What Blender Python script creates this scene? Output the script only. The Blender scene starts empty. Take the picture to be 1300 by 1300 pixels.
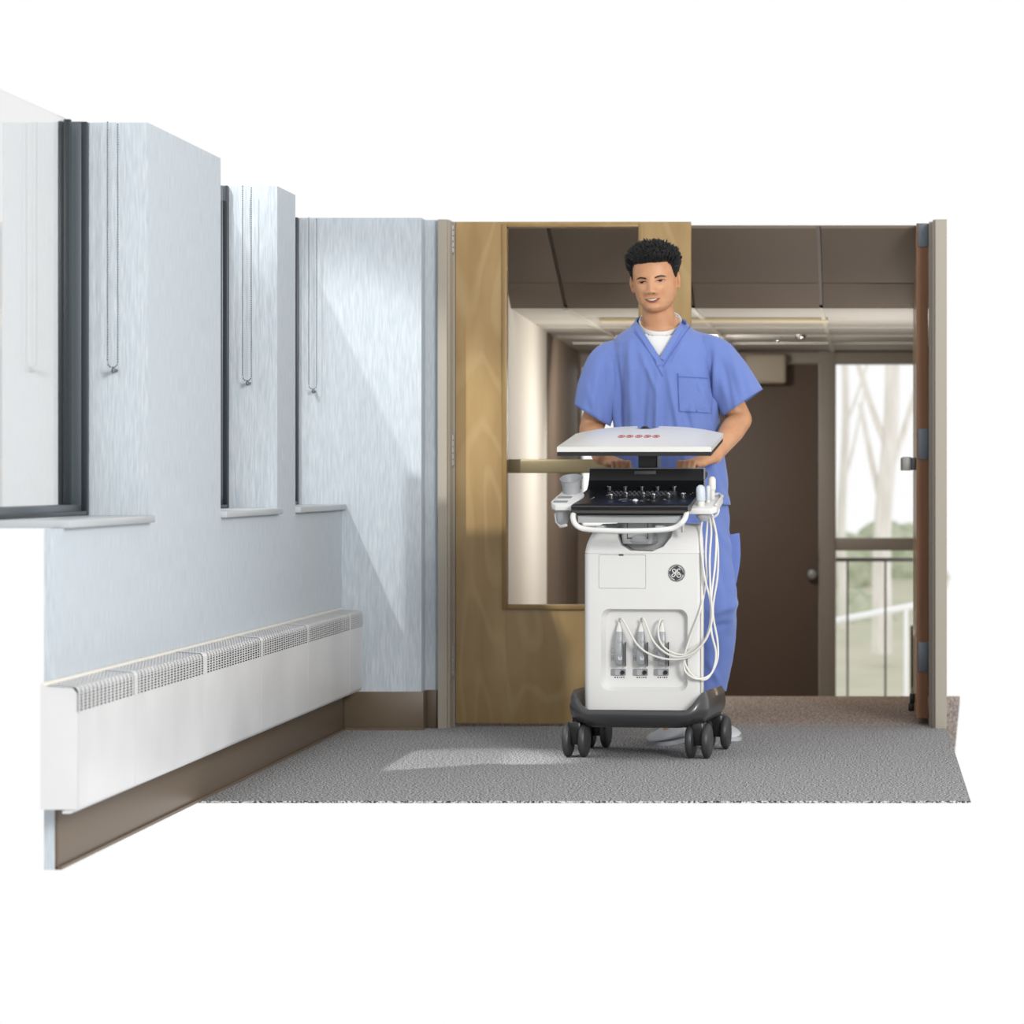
import bpy, bmesh, math, random
from mathutils import Vector, Matrix, Quaternion, noise
from mathutils.bvhtree import BVHTree
random.seed(7)
S = bpy.context.scene
COL = S.collection

# ------------------------------------------------------------------ camera, world, light, exposure
F = 4200.0            # focal length in pixels of a 1300 px frame
CZ = 0.955            # camera height
VX, VY = 1098.0, 603.0
cam = bpy.data.cameras.new('camera'); camo = bpy.data.objects.new('camera', cam); COL.objects.link(camo)
camo.location = (0, 0, CZ); camo.rotation_euler = (math.pi/2, 0, 0)
cam.sensor_width = 36; cam.lens = F/1300*36
cam.shift_x = (650-VX)/1300; cam.shift_y = (VY-650)/1300
cam.clip_end = 200
cam.dof.use_dof = True; cam.dof.focus_distance = 10.6; cam.dof.aperture_fstop = 4.4
S.camera = camo
w = bpy.data.worlds.new('world'); S.world = w; w.use_nodes = True
w.node_tree.nodes['Background'].inputs[0].default_value = (1, 1, 1, 1)
w.node_tree.nodes['Background'].inputs[1].default_value = 1.0
S.view_settings.view_transform = 'Standard'; S.view_settings.look = 'None'
S.view_settings.exposure = 0.0; S.view_settings.gamma = 1; S.view_settings.use_curve_mapping = False

def lamp(name, kind, loc, target, energy, col=(1, 1, 1), **kw):
    l = bpy.data.lights.new(name, kind); l.energy = energy; l.color = col
    for k, v in kw.items(): setattr(l, k, v)
    o = bpy.data.objects.new(name, l); COL.objects.link(o); o.location = loc
    o.rotation_euler = (Vector(target)-Vector(loc)).to_track_quat('-Z', 'Y').to_euler()
    return o
# daylight through the corridor windows (hard, from outside and above) and a photo softbox behind the camera
for dv, wc, en, ang in (((1, 2.2, -2.15), (-1.82, 12.39, .95), 3600, 7.4), ((1, 1.0, -2.15), (-1.42, 11.08, 0), 4800, 5.0)):
    d = Vector(dv).normalized(); wc = Vector(wc)
    lamp('window_sunlight', 'SPOT', wc-d*10, wc, en, (1, .99, .97), spot_size=math.radians(ang), spot_blend=.3, shadow_soft_size=.10)
lamp('softbox_right', 'AREA', (3.4, 3.2, 3.3), (-.9, 11.4, .9), 640, (1, .98, .955), size=2.0)
lamp('far_room_up_fill', 'AREA', (.16, 14.2, .25), (.22, 14.3, 1.7), 20, (1, .97, .92), size=.4)  # added fill aimed up to brighten the far ceiling, no such lamp in the room
lamp('far_room_wall_fill', 'AREA', (-.7, 14.9, 1.2), (-1.5, 14.6, .7), 8, (1, .96, .9), size=.5)  # added fill that brightens the pale side wall, not a fixture
lamp('far_room_down_fill', 'AREA', (-.95, 16.0, 1.60), (-.75, 17.2, 0), 22, (1, .96, .9), size=.22)  # added unseen fill for the dark far room, no fixture hangs there

# ------------------------------------------------------------------ helpers
ALBEDO = .66      # reflectances relative to the blown-out daylight outside
UNSCALED = {'chrome', 'satin_steel', 'clear_glass', 'brown_paint', 'brown_door_paint', 'brown_acoustic_panel', 'ceiling_tile_white', 'tee_bar', 'taupe_post',
            'brown_carpet', 'beige_box', 'pale_bark', 'dry_lawn', 'hedge_leaf', 'rail_brown', 'white_rail', 'dark_brown_vinyl', 'lit_wall_white', 'cream_pipe', 'black_hair'}
def lin0(c, k=1):
    return tuple(k*((x/255)/12.92 if x/255 <= .04045 else ((x/255+.055)/1.055)**2.4) for x in c[:3]) + (1,)
def P(px, row, D):
    return Vector(((px-VX)*D/F, D, CZ-(row-VY)*D/F))
def WX(px, D): return (px-VX)*D/F
def WZ(row, D): return CZ-(row-VY)*D/F

def mat(name, col, rough=.5, metal=0, spec=.5, bump=0, bscale=50, col2=None, nscale=30, stretch=(1, 1, 1), alpha=1,
        trans=0, detail=3, ramp=(.35, .65), coat=0, emit=0, sheen=0, sss=0):
    m = bpy.data.materials.new(name); m.use_nodes = True
    lin = lambda c: lin0(c, 1 if name in UNSCALED else ALBEDO)
    nt = m.node_tree; b = nt.nodes['Principled BSDF']
    b.inputs['Base Color'].default_value = lin(col)
    b.inputs['Roughness'].default_value = rough; b.inputs['Metallic'].default_value = metal
    b.inputs['Specular IOR Level'].default_value = spec
    b.inputs['Transmission Weight'].default_value = trans; b.inputs['Alpha'].default_value = alpha
    b.inputs['Coat Weight'].default_value = coat
    b.inputs['Sheen Weight'].default_value = sheen
    if sss:
        b.inputs['Subsurface Weight'].default_value = sss
        b.inputs['Subsurface Radius'].default_value = (.012, .005, .003); b.inputs['Subsurface Scale'].default_value = .5
    if emit:
        b.inputs['Emission Color'].default_value = lin(col); b.inputs['Emission Strength'].default_value = emit
    if col2 or bump:
        tc = nt.nodes.new('ShaderNodeTexCoord'); mp = nt.nodes.new('ShaderNodeMapping')
        nt.links.new(tc.outputs['Object'], mp.inputs['Vector']); mp.inputs['Scale'].default_value = stretch
    if col2:
        n = nt.nodes.new('ShaderNodeTexNoise'); n.inputs['Scale'].default_value = nscale; n.inputs['Detail'].default_value = detail
        nt.links.new(mp.outputs[0], n.inputs['Vector'])
        r = nt.nodes.new('ShaderNodeValToRGB'); r.color_ramp.elements[0].position = ramp[0]; r.color_ramp.elements[1].position = ramp[1]
        r.color_ramp.elements[0].color = lin(col); r.color_ramp.elements[1].color = lin(col2)
        nt.links.new(n.outputs['Fac'], r.inputs['Fac']); nt.links.new(r.outputs['Color'], b.inputs['Base Color'])
    if bump:
        n2 = nt.nodes.new('ShaderNodeTexNoise'); n2.inputs['Scale'].default_value = bscale; n2.inputs['Detail'].default_value = 4
        nt.links.new(mp.outputs[0], n2.inputs['Vector'])
        bp = nt.nodes.new('ShaderNodeBump'); bp.inputs['Strength'].default_value = bump; bp.inputs['Distance'].default_value = .01
        nt.links.new(n2.outputs['Fac'], bp.inputs['Height']); nt.links.new(bp.outputs['Normal'], b.inputs['Normal'])
    return m

M = {}
M['wall'] = mat('blue_wallcovering', (192, 203, 212), .65, bump=.12, bscale=14, col2=(218, 227, 234), nscale=16, stretch=(14, 14, 1.0), ramp=(.3, .7))
M['sillm'] = mat('sill_stone', (196, 202, 206), .35)
M['floor'] = mat('grey_carpet', (58, 58, 60), .95, spec=.1, bump=.5, bscale=300, col2=(232, 232, 233), nscale=165, detail=3, ramp=(.41, .60))
M['floor2'] = mat('brown_carpet', (118, 106, 100), .95, spec=.1, bump=.5, bscale=200, col2=(188, 176, 168), nscale=40, stretch=(3, .8, 1), detail=5, ramp=(.35, .65))
M['base'] = mat('brown_vinyl_base', (112, 96, 78), .4)
M['radw'] = mat('white_enamel', (240, 241, 242), .38, col2=(228, 229, 230), nscale=3, ramp=(.4, .7))
M['radcream'] = mat('cream_enamel', (252, 246, 234), .4)
M['raddark'] = mat('radiator_inside', (30, 29, 28), .8)
M['frame_dark'] = mat('dark_aluminium', (52, 60, 66), .35, metal=.3)
M['frame_light'] = mat('light_aluminium', (96, 106, 112), .35, metal=.3)
M['chain'] = mat('bead_chain', (112, 118, 122), .35, metal=.5)
M['glass'] = mat('clear_glass', (255, 255, 255), .0, trans=1)
nt = M['glass'].node_tree; nt.nodes.remove(nt.nodes['Principled BSDF'])
tb, gb, mx, lw = (nt.nodes.new('ShaderNodeBsdf'+'Transparent'), nt.nodes.new('ShaderNodeBsdfGlossy'), nt.nodes.new('ShaderNodeMixShader'), nt.nodes.new('ShaderNodeLayerWeight'))
gb.inputs['Roughness'].default_value = .02; lw.inputs['Blend'].default_value = .12; tb.inputs[0].default_value = (.995, .998, .995, 1)
nt.links.new(lw.outputs['Facing'], mx.inputs[0]); nt.links.new(tb.outputs[0], mx.inputs[1]); nt.links.new(gb.outputs[0], mx.inputs[2])
nt.links.new(mx.outputs[0], nt.nodes['Material Output'].inputs[0])
M['wood'] = mat('maple_veneer', (168, 134, 78), .38, bump=.04, bscale=12, col2=(192, 160, 106), nscale=3.2, stretch=(3, 3, .7), detail=6, ramp=(.3, .72), coat=.15)
def cathedral(m):
    nt = m.node_tree; L_ = nt.links.new; N = nt.nodes.new; b = nt.nodes['Principled BSDF']
    tc = N('ShaderNodeTexCoord'); mp = N('ShaderNodeMapping'); mp.inputs['Scale'].default_value = (3.2, 3.2, .75); L_(tc.outputs['Object'], mp.inputs['Vector'])
    n = N('ShaderNodeTexNoise'); n.inputs['Scale'].default_value = 1.1; n.inputs['Detail'].default_value = 1.5; L_(mp.outputs[0], n.inputs['Vector'])
    mu = N('ShaderNodeMath'); mu.operation = 'MULTIPLY'; mu.inputs[1].default_value = 75; L_(n.outputs['Fac'], mu.inputs[0])
    si = N('ShaderNodeMath'); si.operation = 'SINE'; L_(mu.outputs[0], si.inputs[0])
    pw = N('ShaderNodeMapRange'); pw.inputs['From Min'].default_value = .55; pw.inputs['From Max'].default_value = 1; pw.inputs['To Max'].default_value = .26; L_(si.outputs[0], pw.inputs['Value'])
    src = b.inputs['Base Color'].links[0].from_socket
    mx = N('ShaderNodeMixRGB'); L_(pw.outputs[0], mx.inputs['Fac']); L_(src, mx.inputs['Color1']); mx.inputs['Color2'].default_value = lin0((214, 186, 134), ALBEDO)
    L_(mx.outputs[0], b.inputs['Base Color'])
cathedral(M['wood'])
M['wood2'] = mat('maple_lite_trim', (158, 126, 72), .38, col2=(170, 140, 86), nscale=6, stretch=(3, 3, .6))
M['woodedge'] = mat('door_edge_wood', (132, 84, 46), .5, col2=(146, 96, 56), nscale=8, stretch=(4, 4, .4))
M['dframe'] = mat('beige_door_frame', (180, 171, 156), .45)
M['steel'] = mat('satin_steel', (150, 150, 148), .5, metal=.55)
M['steel2'] = mat('dull_steel', (120, 128, 136), .45, metal=.7)
M['brass'] = mat('brass_bar', (186, 168, 128), .4, metal=.35)
M['brown'] = mat('brown_paint', (112, 96, 82), .6, col2=(120, 103, 88), nscale=2)
M['brownd'] = mat('brown_door_paint', (98, 82, 70), .55)
M['bulk'] = mat('brown_acoustic_panel', (108, 95, 82), .8, bump=.1, bscale=120)
M['ctile'] = mat('ceiling_tile_white', (205, 202, 196), .8, bump=.15, bscale=120)
M['tbar'] = mat('tee_bar', (222, 218, 208), .5)
M['post'] = mat('taupe_post', (150, 141, 129), .5)
M['white'] = mat('white_plastic', (252, 252, 250), .35, coat=.1)
M['white2'] = mat('white_shell', (255, 254, 248), .3, coat=.2)
M['lgrey'] = mat('light_grey_plastic', (196, 198, 199), .4)
M['mgrey'] = mat('mid_grey_plastic', (160, 163, 166), .4)
M['conn'] = mat('connector_silver', (186, 190, 194), .35, metal=.2)
M['dgrey'] = mat('dark_grey_plastic', (66, 67, 69), .32, coat=.25)
M['black'] = mat('black_plastic', (30, 31, 33), .35)
M['blackm'] = mat('black_matte', (22, 22, 24), .55)
M['rubber'] = mat('caster_rubber', (60, 61, 63), .5)
M['deck'] = mat('deck_black', (28, 29, 33), .28)
M['lip'] = mat('deck_lip', (70, 66, 60), .35)
M['key'] = mat('key_cap', (70, 72, 80), .35)
M['chrome'] = mat('chrome', (225, 227, 230), .12, metal=1)
M['red'] = mat('red_print', (196, 40, 52), .5)
M['cable'] = mat('cable_ivory', (252, 250, 242), .4)
M['pblue'] = mat('probe_blue', (226, 236, 244), .4)
M['scrub'] = mat('scrub_blue', (122, 146, 218), .8, spec=.25, bump=.12, bscale=500, sheen=.2)
M['seam'] = mat('scrub_seam', (104, 128, 204), .85, spec=.2)
M['tee'] = mat('white_cotton', (255, 255, 255), .8)
M['skin'] = mat('skin', (226, 170, 128), .48, spec=.4, sss=.12, col2=(214, 154, 112), nscale=18, ramp=(.4, .7))
M['hair'] = mat('black_hair', (9, 8, 8), .5, spec=.3, bump=.8, bscale=120, stretch=(1, 1, .25))
M['brow'] = mat('eyebrow', (52, 36, 28), .7)
M['lips'] = mat('lips', (196, 112, 98), .45)
M['teeth'] = mat('teeth', (240, 232, 216), .25)
M['eyew'] = mat('eye_white', (214, 200, 190), .2)
M['iris'] = mat('iris_dark', (34, 22, 18), .5, spec=.2)
M['lid'] = mat('lid_line', (70, 42, 32), .6)
M['lidskin'] = mat('lid_skin', (206, 142, 106), .5)
M['shoe'] = mat('shoe_white', (216, 219, 222), .5, bump=.1, bscale=60)
M['sole'] = mat('shoe_sole', (205, 207, 210), .6)
M['beigebox'] = mat('beige_box', (178, 166, 148), .5)
M['bark'] = mat('pale_bark', (238, 234, 228), .9, col2=(222, 216, 208), nscale=6, stretch=(3, 3, .5))
M['lawn'] = mat('dry_lawn', (190, 192, 168), .95, col2=(204, 200, 182), nscale=1.5)
M['hedge'] = mat('hedge_leaf', (166, 176, 148), .9, col2=(198, 202, 180), nscale=9)
M['railm'] = mat('rail_brown', (104, 98, 92), .5)
M['white_rail'] = mat('white_rail', (248, 248, 250), .4)
M['chair'] = mat('dark_brown_vinyl', (70, 56, 46), .5)

class MB:
    def __init__(s): s.bm = bmesh.new(); s.v = None
    def box(s, a, b, bev=0, seg=2, mtx=None):
        a = Vector(a); b = Vector(b); c = (a+b)/2; d = b-a
        t = bmesh.new(); bmesh.ops.create_cube(t, size=1)
        for v in t.verts: v.co = Vector((v.co.x*abs(d.x), v.co.y*abs(d.y), v.co.z*abs(d.z)))
        if bev: bmesh.ops.bevel(t, geom=t.edges[:], offset=bev, segments=seg, profile=.5, affect='EDGES')
        for v in t.verts:
            v.co += c
            if mtx: v.co = mtx @ v.co
        s.add(t); return s
    def add(s, t):
        me = bpy.data.meshes.new('tmp'); t.to_mesh(me); t.free(); s.bm.from_mesh(me); bpy.data.meshes.remove(me)
    def loft(s, rings, cap=True, closed=True):
        vs = [[s.bm.verts.new(p) for p in r] for r in rings]
        n = len(vs[0])
        for i in range(len(vs)-1):
            for j in range(n if closed else n-1):
                k = (j+1) % n
                s.bm.faces.new((vs[i][j], vs[i][k], vs[i+1][k], vs[i+1][j]))
        if cap:
            s.bm.faces.new(list(reversed(vs[0]))); s.bm.faces.new(vs[-1])
        return s
    def tube(s, pts, r, seg=10, cap=True, flat=1.0, up=None):
        pts = [Vector(p) for p in pts]; n = len(pts)
        if not isinstance(r, (list, tuple)): r = [r]*n
        rings = []; prev = None
        for i, p in enumerate(pts):
            t = (pts[min(i+1, n-1)]-pts[max(i-1, 0)]).normalized()
            if prev is None:
                a = Vector(up) if up else (Vector((0, 0, 1)) if abs(t.z) < .9 else Vector((0, 1, 0)))
                u = (a-t*a.dot(t)).normalized()
            else: u = (prev-t*prev.dot(t)).normalized()
            prev = u; w_ = t.cross(u)
            rings.append([p+(u*math.cos(2*math.pi*j/seg)*flat+w_*math.sin(2*math.pi*j/seg))*r[i] for j in range(seg)])
        return s.loft(rings, cap)
    def caps(s, pts, r, seg=12):      # tube with rounded ends (closed, for remeshing)
        pts = [Vector(p) for p in pts]
        if not isinstance(r, (list, tuple)): r = [r]*len(pts)
        a = (pts[0]-pts[1]).normalized(); b = (pts[-1]-pts[-2]).normalized()
        P0 = [pts[0]+a*r[0]*k for k in (.98, .85, .5)]; R0 = [r[0]*k for k in (.2, .53, .87)]
        P1 = [pts[-1]+b*r[-1]*k for k in (.5, .85, .98)]; R1 = [r[-1]*k for k in (.87, .53, .2)]
        return s.tube(P0+pts+P1, R0+list(r)+R1, seg)
    def lathe(s, prof, c, axis=(0, 0, 1), seg=24, cap=True):
        q = Vector((0, 0, 1)).rotation_difference(Vector(axis).normalized()); c = Vector(c)
        return s.loft([[c+q @ Vector((r*math.cos(2*math.pi*j/seg), r*math.sin(2*math.pi*j/seg), z)) for j in range(seg)] for r, z in prof], cap)
    def ell(s, c, r, seg=16, ring=10, q=None):
        c = Vector(c); R = []
        for i in range(1, ring):
            a = math.pi*i/ring-math.pi/2
            R.append([(Vector((r[0]*math.cos(a)*math.cos(2*math.pi*j/seg), r[1]*math.cos(a)*math.sin(2*math.pi*j/seg), r[2]*math.sin(a)))) for j in range(seg)])
        if q: R = [[q @ p for p in rr] for rr in R]
        return s.loft([[c+p for p in rr] for rr in R])
    def prism(s, poly, f, a, b, bev=0):   # poly of 2d points, f(u,v,w)->Vector
        t = bmesh.new()
        A = [t.verts.new(f(u, v, a)) for u, v in poly]; B = [t.verts.new(f(u, v, b)) for u, v in poly]
        n = len(poly)
        for j in range(n): t.faces.new((A[j], A[(j+1) % n], B[(j+1) % n], B[j]))
        t.faces.new(list(reversed(A))); t.faces.new(B)
        if bev: bmesh.ops.bevel(t, geom=t.edges[:], offset=bev, segments=2, profile=.5, affect='EDGES')
        s.add(t); return s
    def mesh(s, name='m'):
        bmesh.ops.recalc_face_normals(s.bm, faces=s.bm.faces[:])
        me = bpy.data.meshes.new(name); s.bm.to_mesh(me); s.bm.free(); return me
    def build(s, name, m, parent=None, smooth=35, **kw):
        return link(name, s.mesh(name), m, parent, smooth, **kw)

def link(name, me, m, parent=None, smooth=35, world=True, label=None, cat=None, group=None, kind=None):
    if smooth:
        me.polygons.foreach_set('use_smooth', [True]*len(me.polygons)); me.set_sharp_from_angle(angle=math.radians(smooth))
    o = bpy.data.objects.new(name, me); COL.objects.link(o)
    me.materials.clear(); me.materials.append(M[m] if isinstance(m, str) else m)
    if parent:
        o.parent = parent
        off = Vector(parent.get('_o', (0, 0, 0)))
        if off.length: me.transform(Matrix.Translation(-off))
        if parent.get('_o') is not None: o['_o'] = tuple(off)
    else:
        xs = [v.co for v in me.vertices]
        lo = Vector([min(c[i] for c in xs) for i in range(3)]); hi = Vector([max(c[i] for c in xs) for i in range(3)])
        c = Vector(((lo.x+hi.x)/2, (lo.y+hi.y)/2, lo.z))
        me.transform(Matrix.Translation(-c)); o.location = c; o['_o'] = tuple(c)
    tag(o, label, cat, group, kind)
    return o
def tag(o, label=None, cat=None, group=None, kind=None):
    if label: o['label'] = label
    if cat: o['category'] = cat
    if group: o['group'] = group
    if kind: o['kind'] = kind
    return o
def thing(name, label, cat, loc, group=None, rz=0, local=False):
    o = bpy.data.objects.new(name, None); COL.objects.link(o); o.location = loc; o.rotation_euler.z = rz
    o.empty_display_size = .1
    if not local: o['_o'] = tuple(loc)
    return tag(o, label, cat, group)
def struct(name, mb, m, label=None, **kw):
    return mb.build(name, m, kind='structure', label=label, **kw)
def spline(pts, n=6):
    pts = [Vector(p) for p in pts]; q = [pts[0]*2-pts[1]]+pts+[pts[-1]*2-pts[-2]]; out = []
    for i in range(1, len(q)-2):
        for k in range(n):
            t = k/n; a, b, c, d_ = q[i-1], q[i], q[i+1], q[i+2]
            out.append(.5*((2*b)+(c-a)*t+(2*a-5*b+4*c-d_)*t*t+(3*b-a-3*c+d_)*t**3))
    out.append(pts[-1]); return out
def rrect(x0, x1, y0, y1, r, n=5):
    out = []
    for cx, cy, a0 in ((x1-r, y1-r, 0), (x0+r, y1-r, 90), (x0+r, y0+r, 180), (x1-r, y0+r, 270)):
        for k in range(n+1):
            a = math.radians(a0+90*k/n); out.append((cx+r*math.cos(a), cy+r*math.sin(a)))
    return out
def interp(tab, t):
    if t <= tab[0][0]: return tab[0][1]
    for (a, x), (b, y) in zip(tab, tab[1:]):
        if t <= b:
            k = (t-a)/(b-a); k = k*k*(3-2*k)*.5+k*.5; return x+(y-x)*k
    return tab[-1][1]
def evaluated(o):
    dg = bpy.context.evaluated_depsgraph_get(); dg.update()
    return bpy.data.meshes.new_from_object(o.evaluated_get(dg))
def boolean(me, cutter_meshes):
    o = bpy.data.objects.new('t', me); COL.objects.link(o); cs = []
    for c in cutter_meshes:
        co = bpy.data.objects.new('c', c); COL.objects.link(co); cs.append(co)
        m_ = o.modifiers.new('b', 'BOOLEAN'); m_.object = co; m_.operation = 'DIFFERENCE'; m_.solver = 'EXACT'
    r = evaluated(o)
    for x in cs+[o]: bpy.data.objects.remove(x)
    return r
def remesh(me, vox, smooth=4, f=.5):
    o = bpy.data.objects.new('t', me); COL.objects.link(o)
    m_ = o.modifiers.new('r', 'REMESH'); m_.mode = 'VOXEL'; m_.voxel_size = vox
    if smooth:
        m2 = o.modifiers.new('s', 'SMOOTH'); m2.factor = f; m2.iterations = smooth
    r = evaluated(o); bpy.data.objects.remove(o); return r

TOP = 1.918      # the set ends here, just above what the photograph shows
# ------------------------------------------------------------------ SETTING: corridor
XW = -1.959; XG = -2.119; YN = 8.0; YE = 12.39
SILL = .845
fl = MB().box((-1.958, 9.69, -.006), (.31, 12.62, 0))
struct('floor', fl, 'floor', 'speckled grey corridor carpet')
wl = MB()
wins = [(8.08, 9.04), (10.06, 11.03), (11.38, YE)]
wl.box((-1.985, YN, 0), (XW, YE+.2, SILL-.02))
wl.box((-2.20, 9.9, 0), (-1.985, YE+.2, SILL-.02))
prev = wins[0][1]
for a, b in wins[1:]:
    wl.box((-2.20, prev, SILL-.02), (XW, a, TOP)); prev = b
struct('wall_left', wl, 'wall', 'pale blue corridor wall with three deep window recesses')
we = MB().box((-2.26, YE, 0), (WX(535, YE), 12.75, TOP)).box((WX(535, YE)-.01, YE+.10, 0), (WX(560, 12.5), 12.75, TOP))
struct('wall_back', we, 'wall', 'pale blue end wall beside the door frame')
# windows
for i, (a, b) in enumerate(wins, 1):
    r = thing('window_%d' % i, None, None, (XG, (a+b)/2, SILL)); r['kind'] = 'structure'
    fr = MB()
    for y0, y1 in ((a, a+.03), (b-.03, b)):
        fr.box((XG-.06, y0, SILL), (XG-.015, y1, TOP), .004)
    fr.box((XG-.06, a, SILL), (XG-.015, b, SILL+.03), .004)
    fr.build('window_frame', 'frame_light', r)
    g = MB()
    g.box((XG-.02, b-.028, SILL), (XG+.0, b-.001, TOP), .003).box((XG-.075, b-.05, SILL), (XG-.06, b-.03, TOP), .003)
    g.box((XG-.02, a, SILL), (XG+.0, b-.03, SILL+.012), .002).box((XG-.05, b-.09, SILL+.03), (XG-.03, b-.075, TOP), .002)
    g.build('window_gasket', 'frame_dark', r)
    MB().box((XG-.045, a+.03, SILL+.03), (XG-.039, b-.09, TOP)).build('pane', 'glass', r)
    MB().box((XG-.07, a+.001, SILL-.02), (XW+.018, b+(.012 if i < 3 else -.001), SILL), .003).build('window_sill', 'sillm', r)
# baseboards
bb = MB().box((XW, YN, .0), (XW+.008, YE-.008, .144), .002).box((XW, YN, 0), (XW+.016, YE-.008, .008))
struct('baseboard_left', bb, 'base', 'brown vinyl base below the long radiator')
bb = MB().box((XW+.0085, YE-.008, 0), (WX(535, YE)+.008, YE, .144), .002).box((WX(535, YE), YE, 0), (WX(535, YE)+.008, YE+.1, .144)).box((WX(535, YE)+.008, YE+.092, 0), (WX(556, 12.5), YE+.1, .144), .002)
bb.box((XW+.0165, YE-.016, 0), (WX(535, YE)+.012, YE-.008, .008))
struct('baseboard_back', bb, 'base', 'brown vinyl base on the short end wall')

# radiator cover
XR = -1.867; ZT = .455; RB = .15; y0r = 7.86; y1r = 12.30
rad = thing('radiator_cover', 'long white wall radiator cover with perforated top grille under the windows', 'radiator', ((XW+XR)/2, (y0r+y1r)/2, RB))
secs = [y0r, 8.17, 9.02, 9.87, 10.72, 11.57+.0, y1r]
D_ = [(172, 0), (259, 0), (332, 0), (391, 0), (444, 0)]
seams = [F*-XR/(VX-p) for p, _ in D_]
secs = [y0r]+seams+[y1r]
for a, b in zip(secs, secs[1:]):
    f_ = MB()
    prof = [(XR, .392), (XR, RB+.018), (XR-.006, RB+.006), (XR-.022, RB), (XR-.04, RB), (XR-.04, RB+.006), (XR-.008, RB+.02), (XR-.008, .392)]
    f_.loft([[Vector((x, y, z)) for x, z in prof] for y in (a+.002, b-.002)])
    f_.build('front_panel', 'radw', rad, smooth=50)
MB().box((XW+.001, y0r, RB+.03), (XW+.012, y1r, ZT-.002)).box((XW+.012, y0r, .30), (XR-.012, y1r, .385)).build('backing', 'raddark', rad)
MB().box((XW+.001, y0r, ZT-.004), (XW+.016, y1r, ZT+.006), .002).build('back_rail', 'radcream', rad)
for ya in (y0r-.003, y1r): MB().prism([(XW+.001, RB+.01), (XR-.004, RB+.01), (XR-.002, ZT-.02), (XR-.016, ZT-.004), (XW+.001, ZT)], lambda u, v, w_: Vector((u, w_, v)), ya, ya+.003).build('end_cap', 'radw', rad)
# grille: curved profile of slats (long bars) and cross bars
gp = []
for k in range(7): gp.append((XR-.0005, .392+k*.0071))
for k in range(1, 5):
    a = math.radians(90*k/5); gp.append((XR-.012+.0115*math.cos(a), .4354+.0155*math.sin(a)))
for k in range(0, 8): gp.append((XR-.016-k*.0085, ZT-.004+k*.0005))
lb = MB()
for x, z in gp:
    lb.box((x-.0022, y0r, z-.0014), (x+.0008, y1r, z+.0014))
o = lb.build('grille_bars', 'radw', rad, smooth=0); o['kind'] = 'stuff'
cb = MB(); pr = [(x, z) for x, z in gp]
ny = int((y1r-y0r)/.041)
def strip(mb, y, w_, off=.0012):
    ring0 = [Vector((x, y-w_/2, z)) for x, z in pr]; ring1 = [Vector((x+off, y-w_/2, z+off)) for x, z in pr]
    A = [mb.bm.verts.new(p) for p in ring1]; B = [mb.bm.verts.new(p+Vector((0, w_, 0))) for p in ring1]
    for j in range(len(A)-1): mb.bm.faces.new((A[j], A[j+1], B[j+1], B[j]))
for k in range(ny+1): strip(cb, y0r+k*(y1r-y0r)/ny, .016)
o = cb.build('grille_cross_bars', 'radw', rad, smooth=0); o['kind'] = 'stuff'
for y in seams:
    s_ = MB(); strip(s_, y, .045 if y < 11.5 else .03, .0022); s_.build('seam_strip', 'radw', rad, smooth=60)

# bead chains
def chain(px0, px1, row, D, label, rowl):
    x0, x1 = WX(px0, D), WX(px1, D); zb = WZ(row, D); r = (x1-x0)/2; xm = (x0+x1)/2
    t = thing('blind_chain', label, 'blind chain', (xm, D, zb-r), 'blind chains in the window recesses')
    pts = []; z = TOP
    n = int((TOP-zb)/.0068)
    for k in range(n): pts.append((x0, D, TOP-.003-k*.0068))
    for k in range(1, 6):
        a = math.pi+math.pi*k/6; pts.append((xm+r*math.cos(a), D, zb+r*math.sin(a)))
    for k in range(n): pts.append((x1, D, zb+.001+k*.0068))
    c = MB()
    for p in pts:
        R = .0027
        vs = [c.bm.verts.new(Vector(p)+Vector(q)*R) for q in ((1, 0, 0), (0, 1, 0), (-1, 0, 0), (0, -1, 0), (0, 0, 1), (0, 0, -1))]
        for i in range(4):
            c.bm.faces.new((vs[i], vs[(i+1) % 4], vs[4])); c.bm.faces.new((vs[(i+1) % 4], vs[i], vs[5]))
    o = c.build('beads', 'chain', t, smooth=0); o['kind'] = 'stuff'
    MB().tube([(x, y, z) for x, y, z in pts], .0007, 5).build('cord', 'chain', t)
    MB().lathe([(.001, 0), (.004, .002), (.005, .01), (.003, .016), (.001, .018)], (xm+.002, D, zb-r-.016), seg=10).box((xm-.004, D, zb-r-.012), (xm+.008, D+.03, zb-r-.004), .001).build('tensioner', 'steel2', t)
chain(136.5, 149.5, 460, 9.005, 'bead blind chain in the nearest window recess, leftmost of three', 0)
chain(308, 319, 478, 10.995, 'bead blind chain in the middle window recess', 0)
chain(392, 402, 489, 12.355, 'bead blind chain in the farthest window recess beside the end wall', 0)

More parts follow.
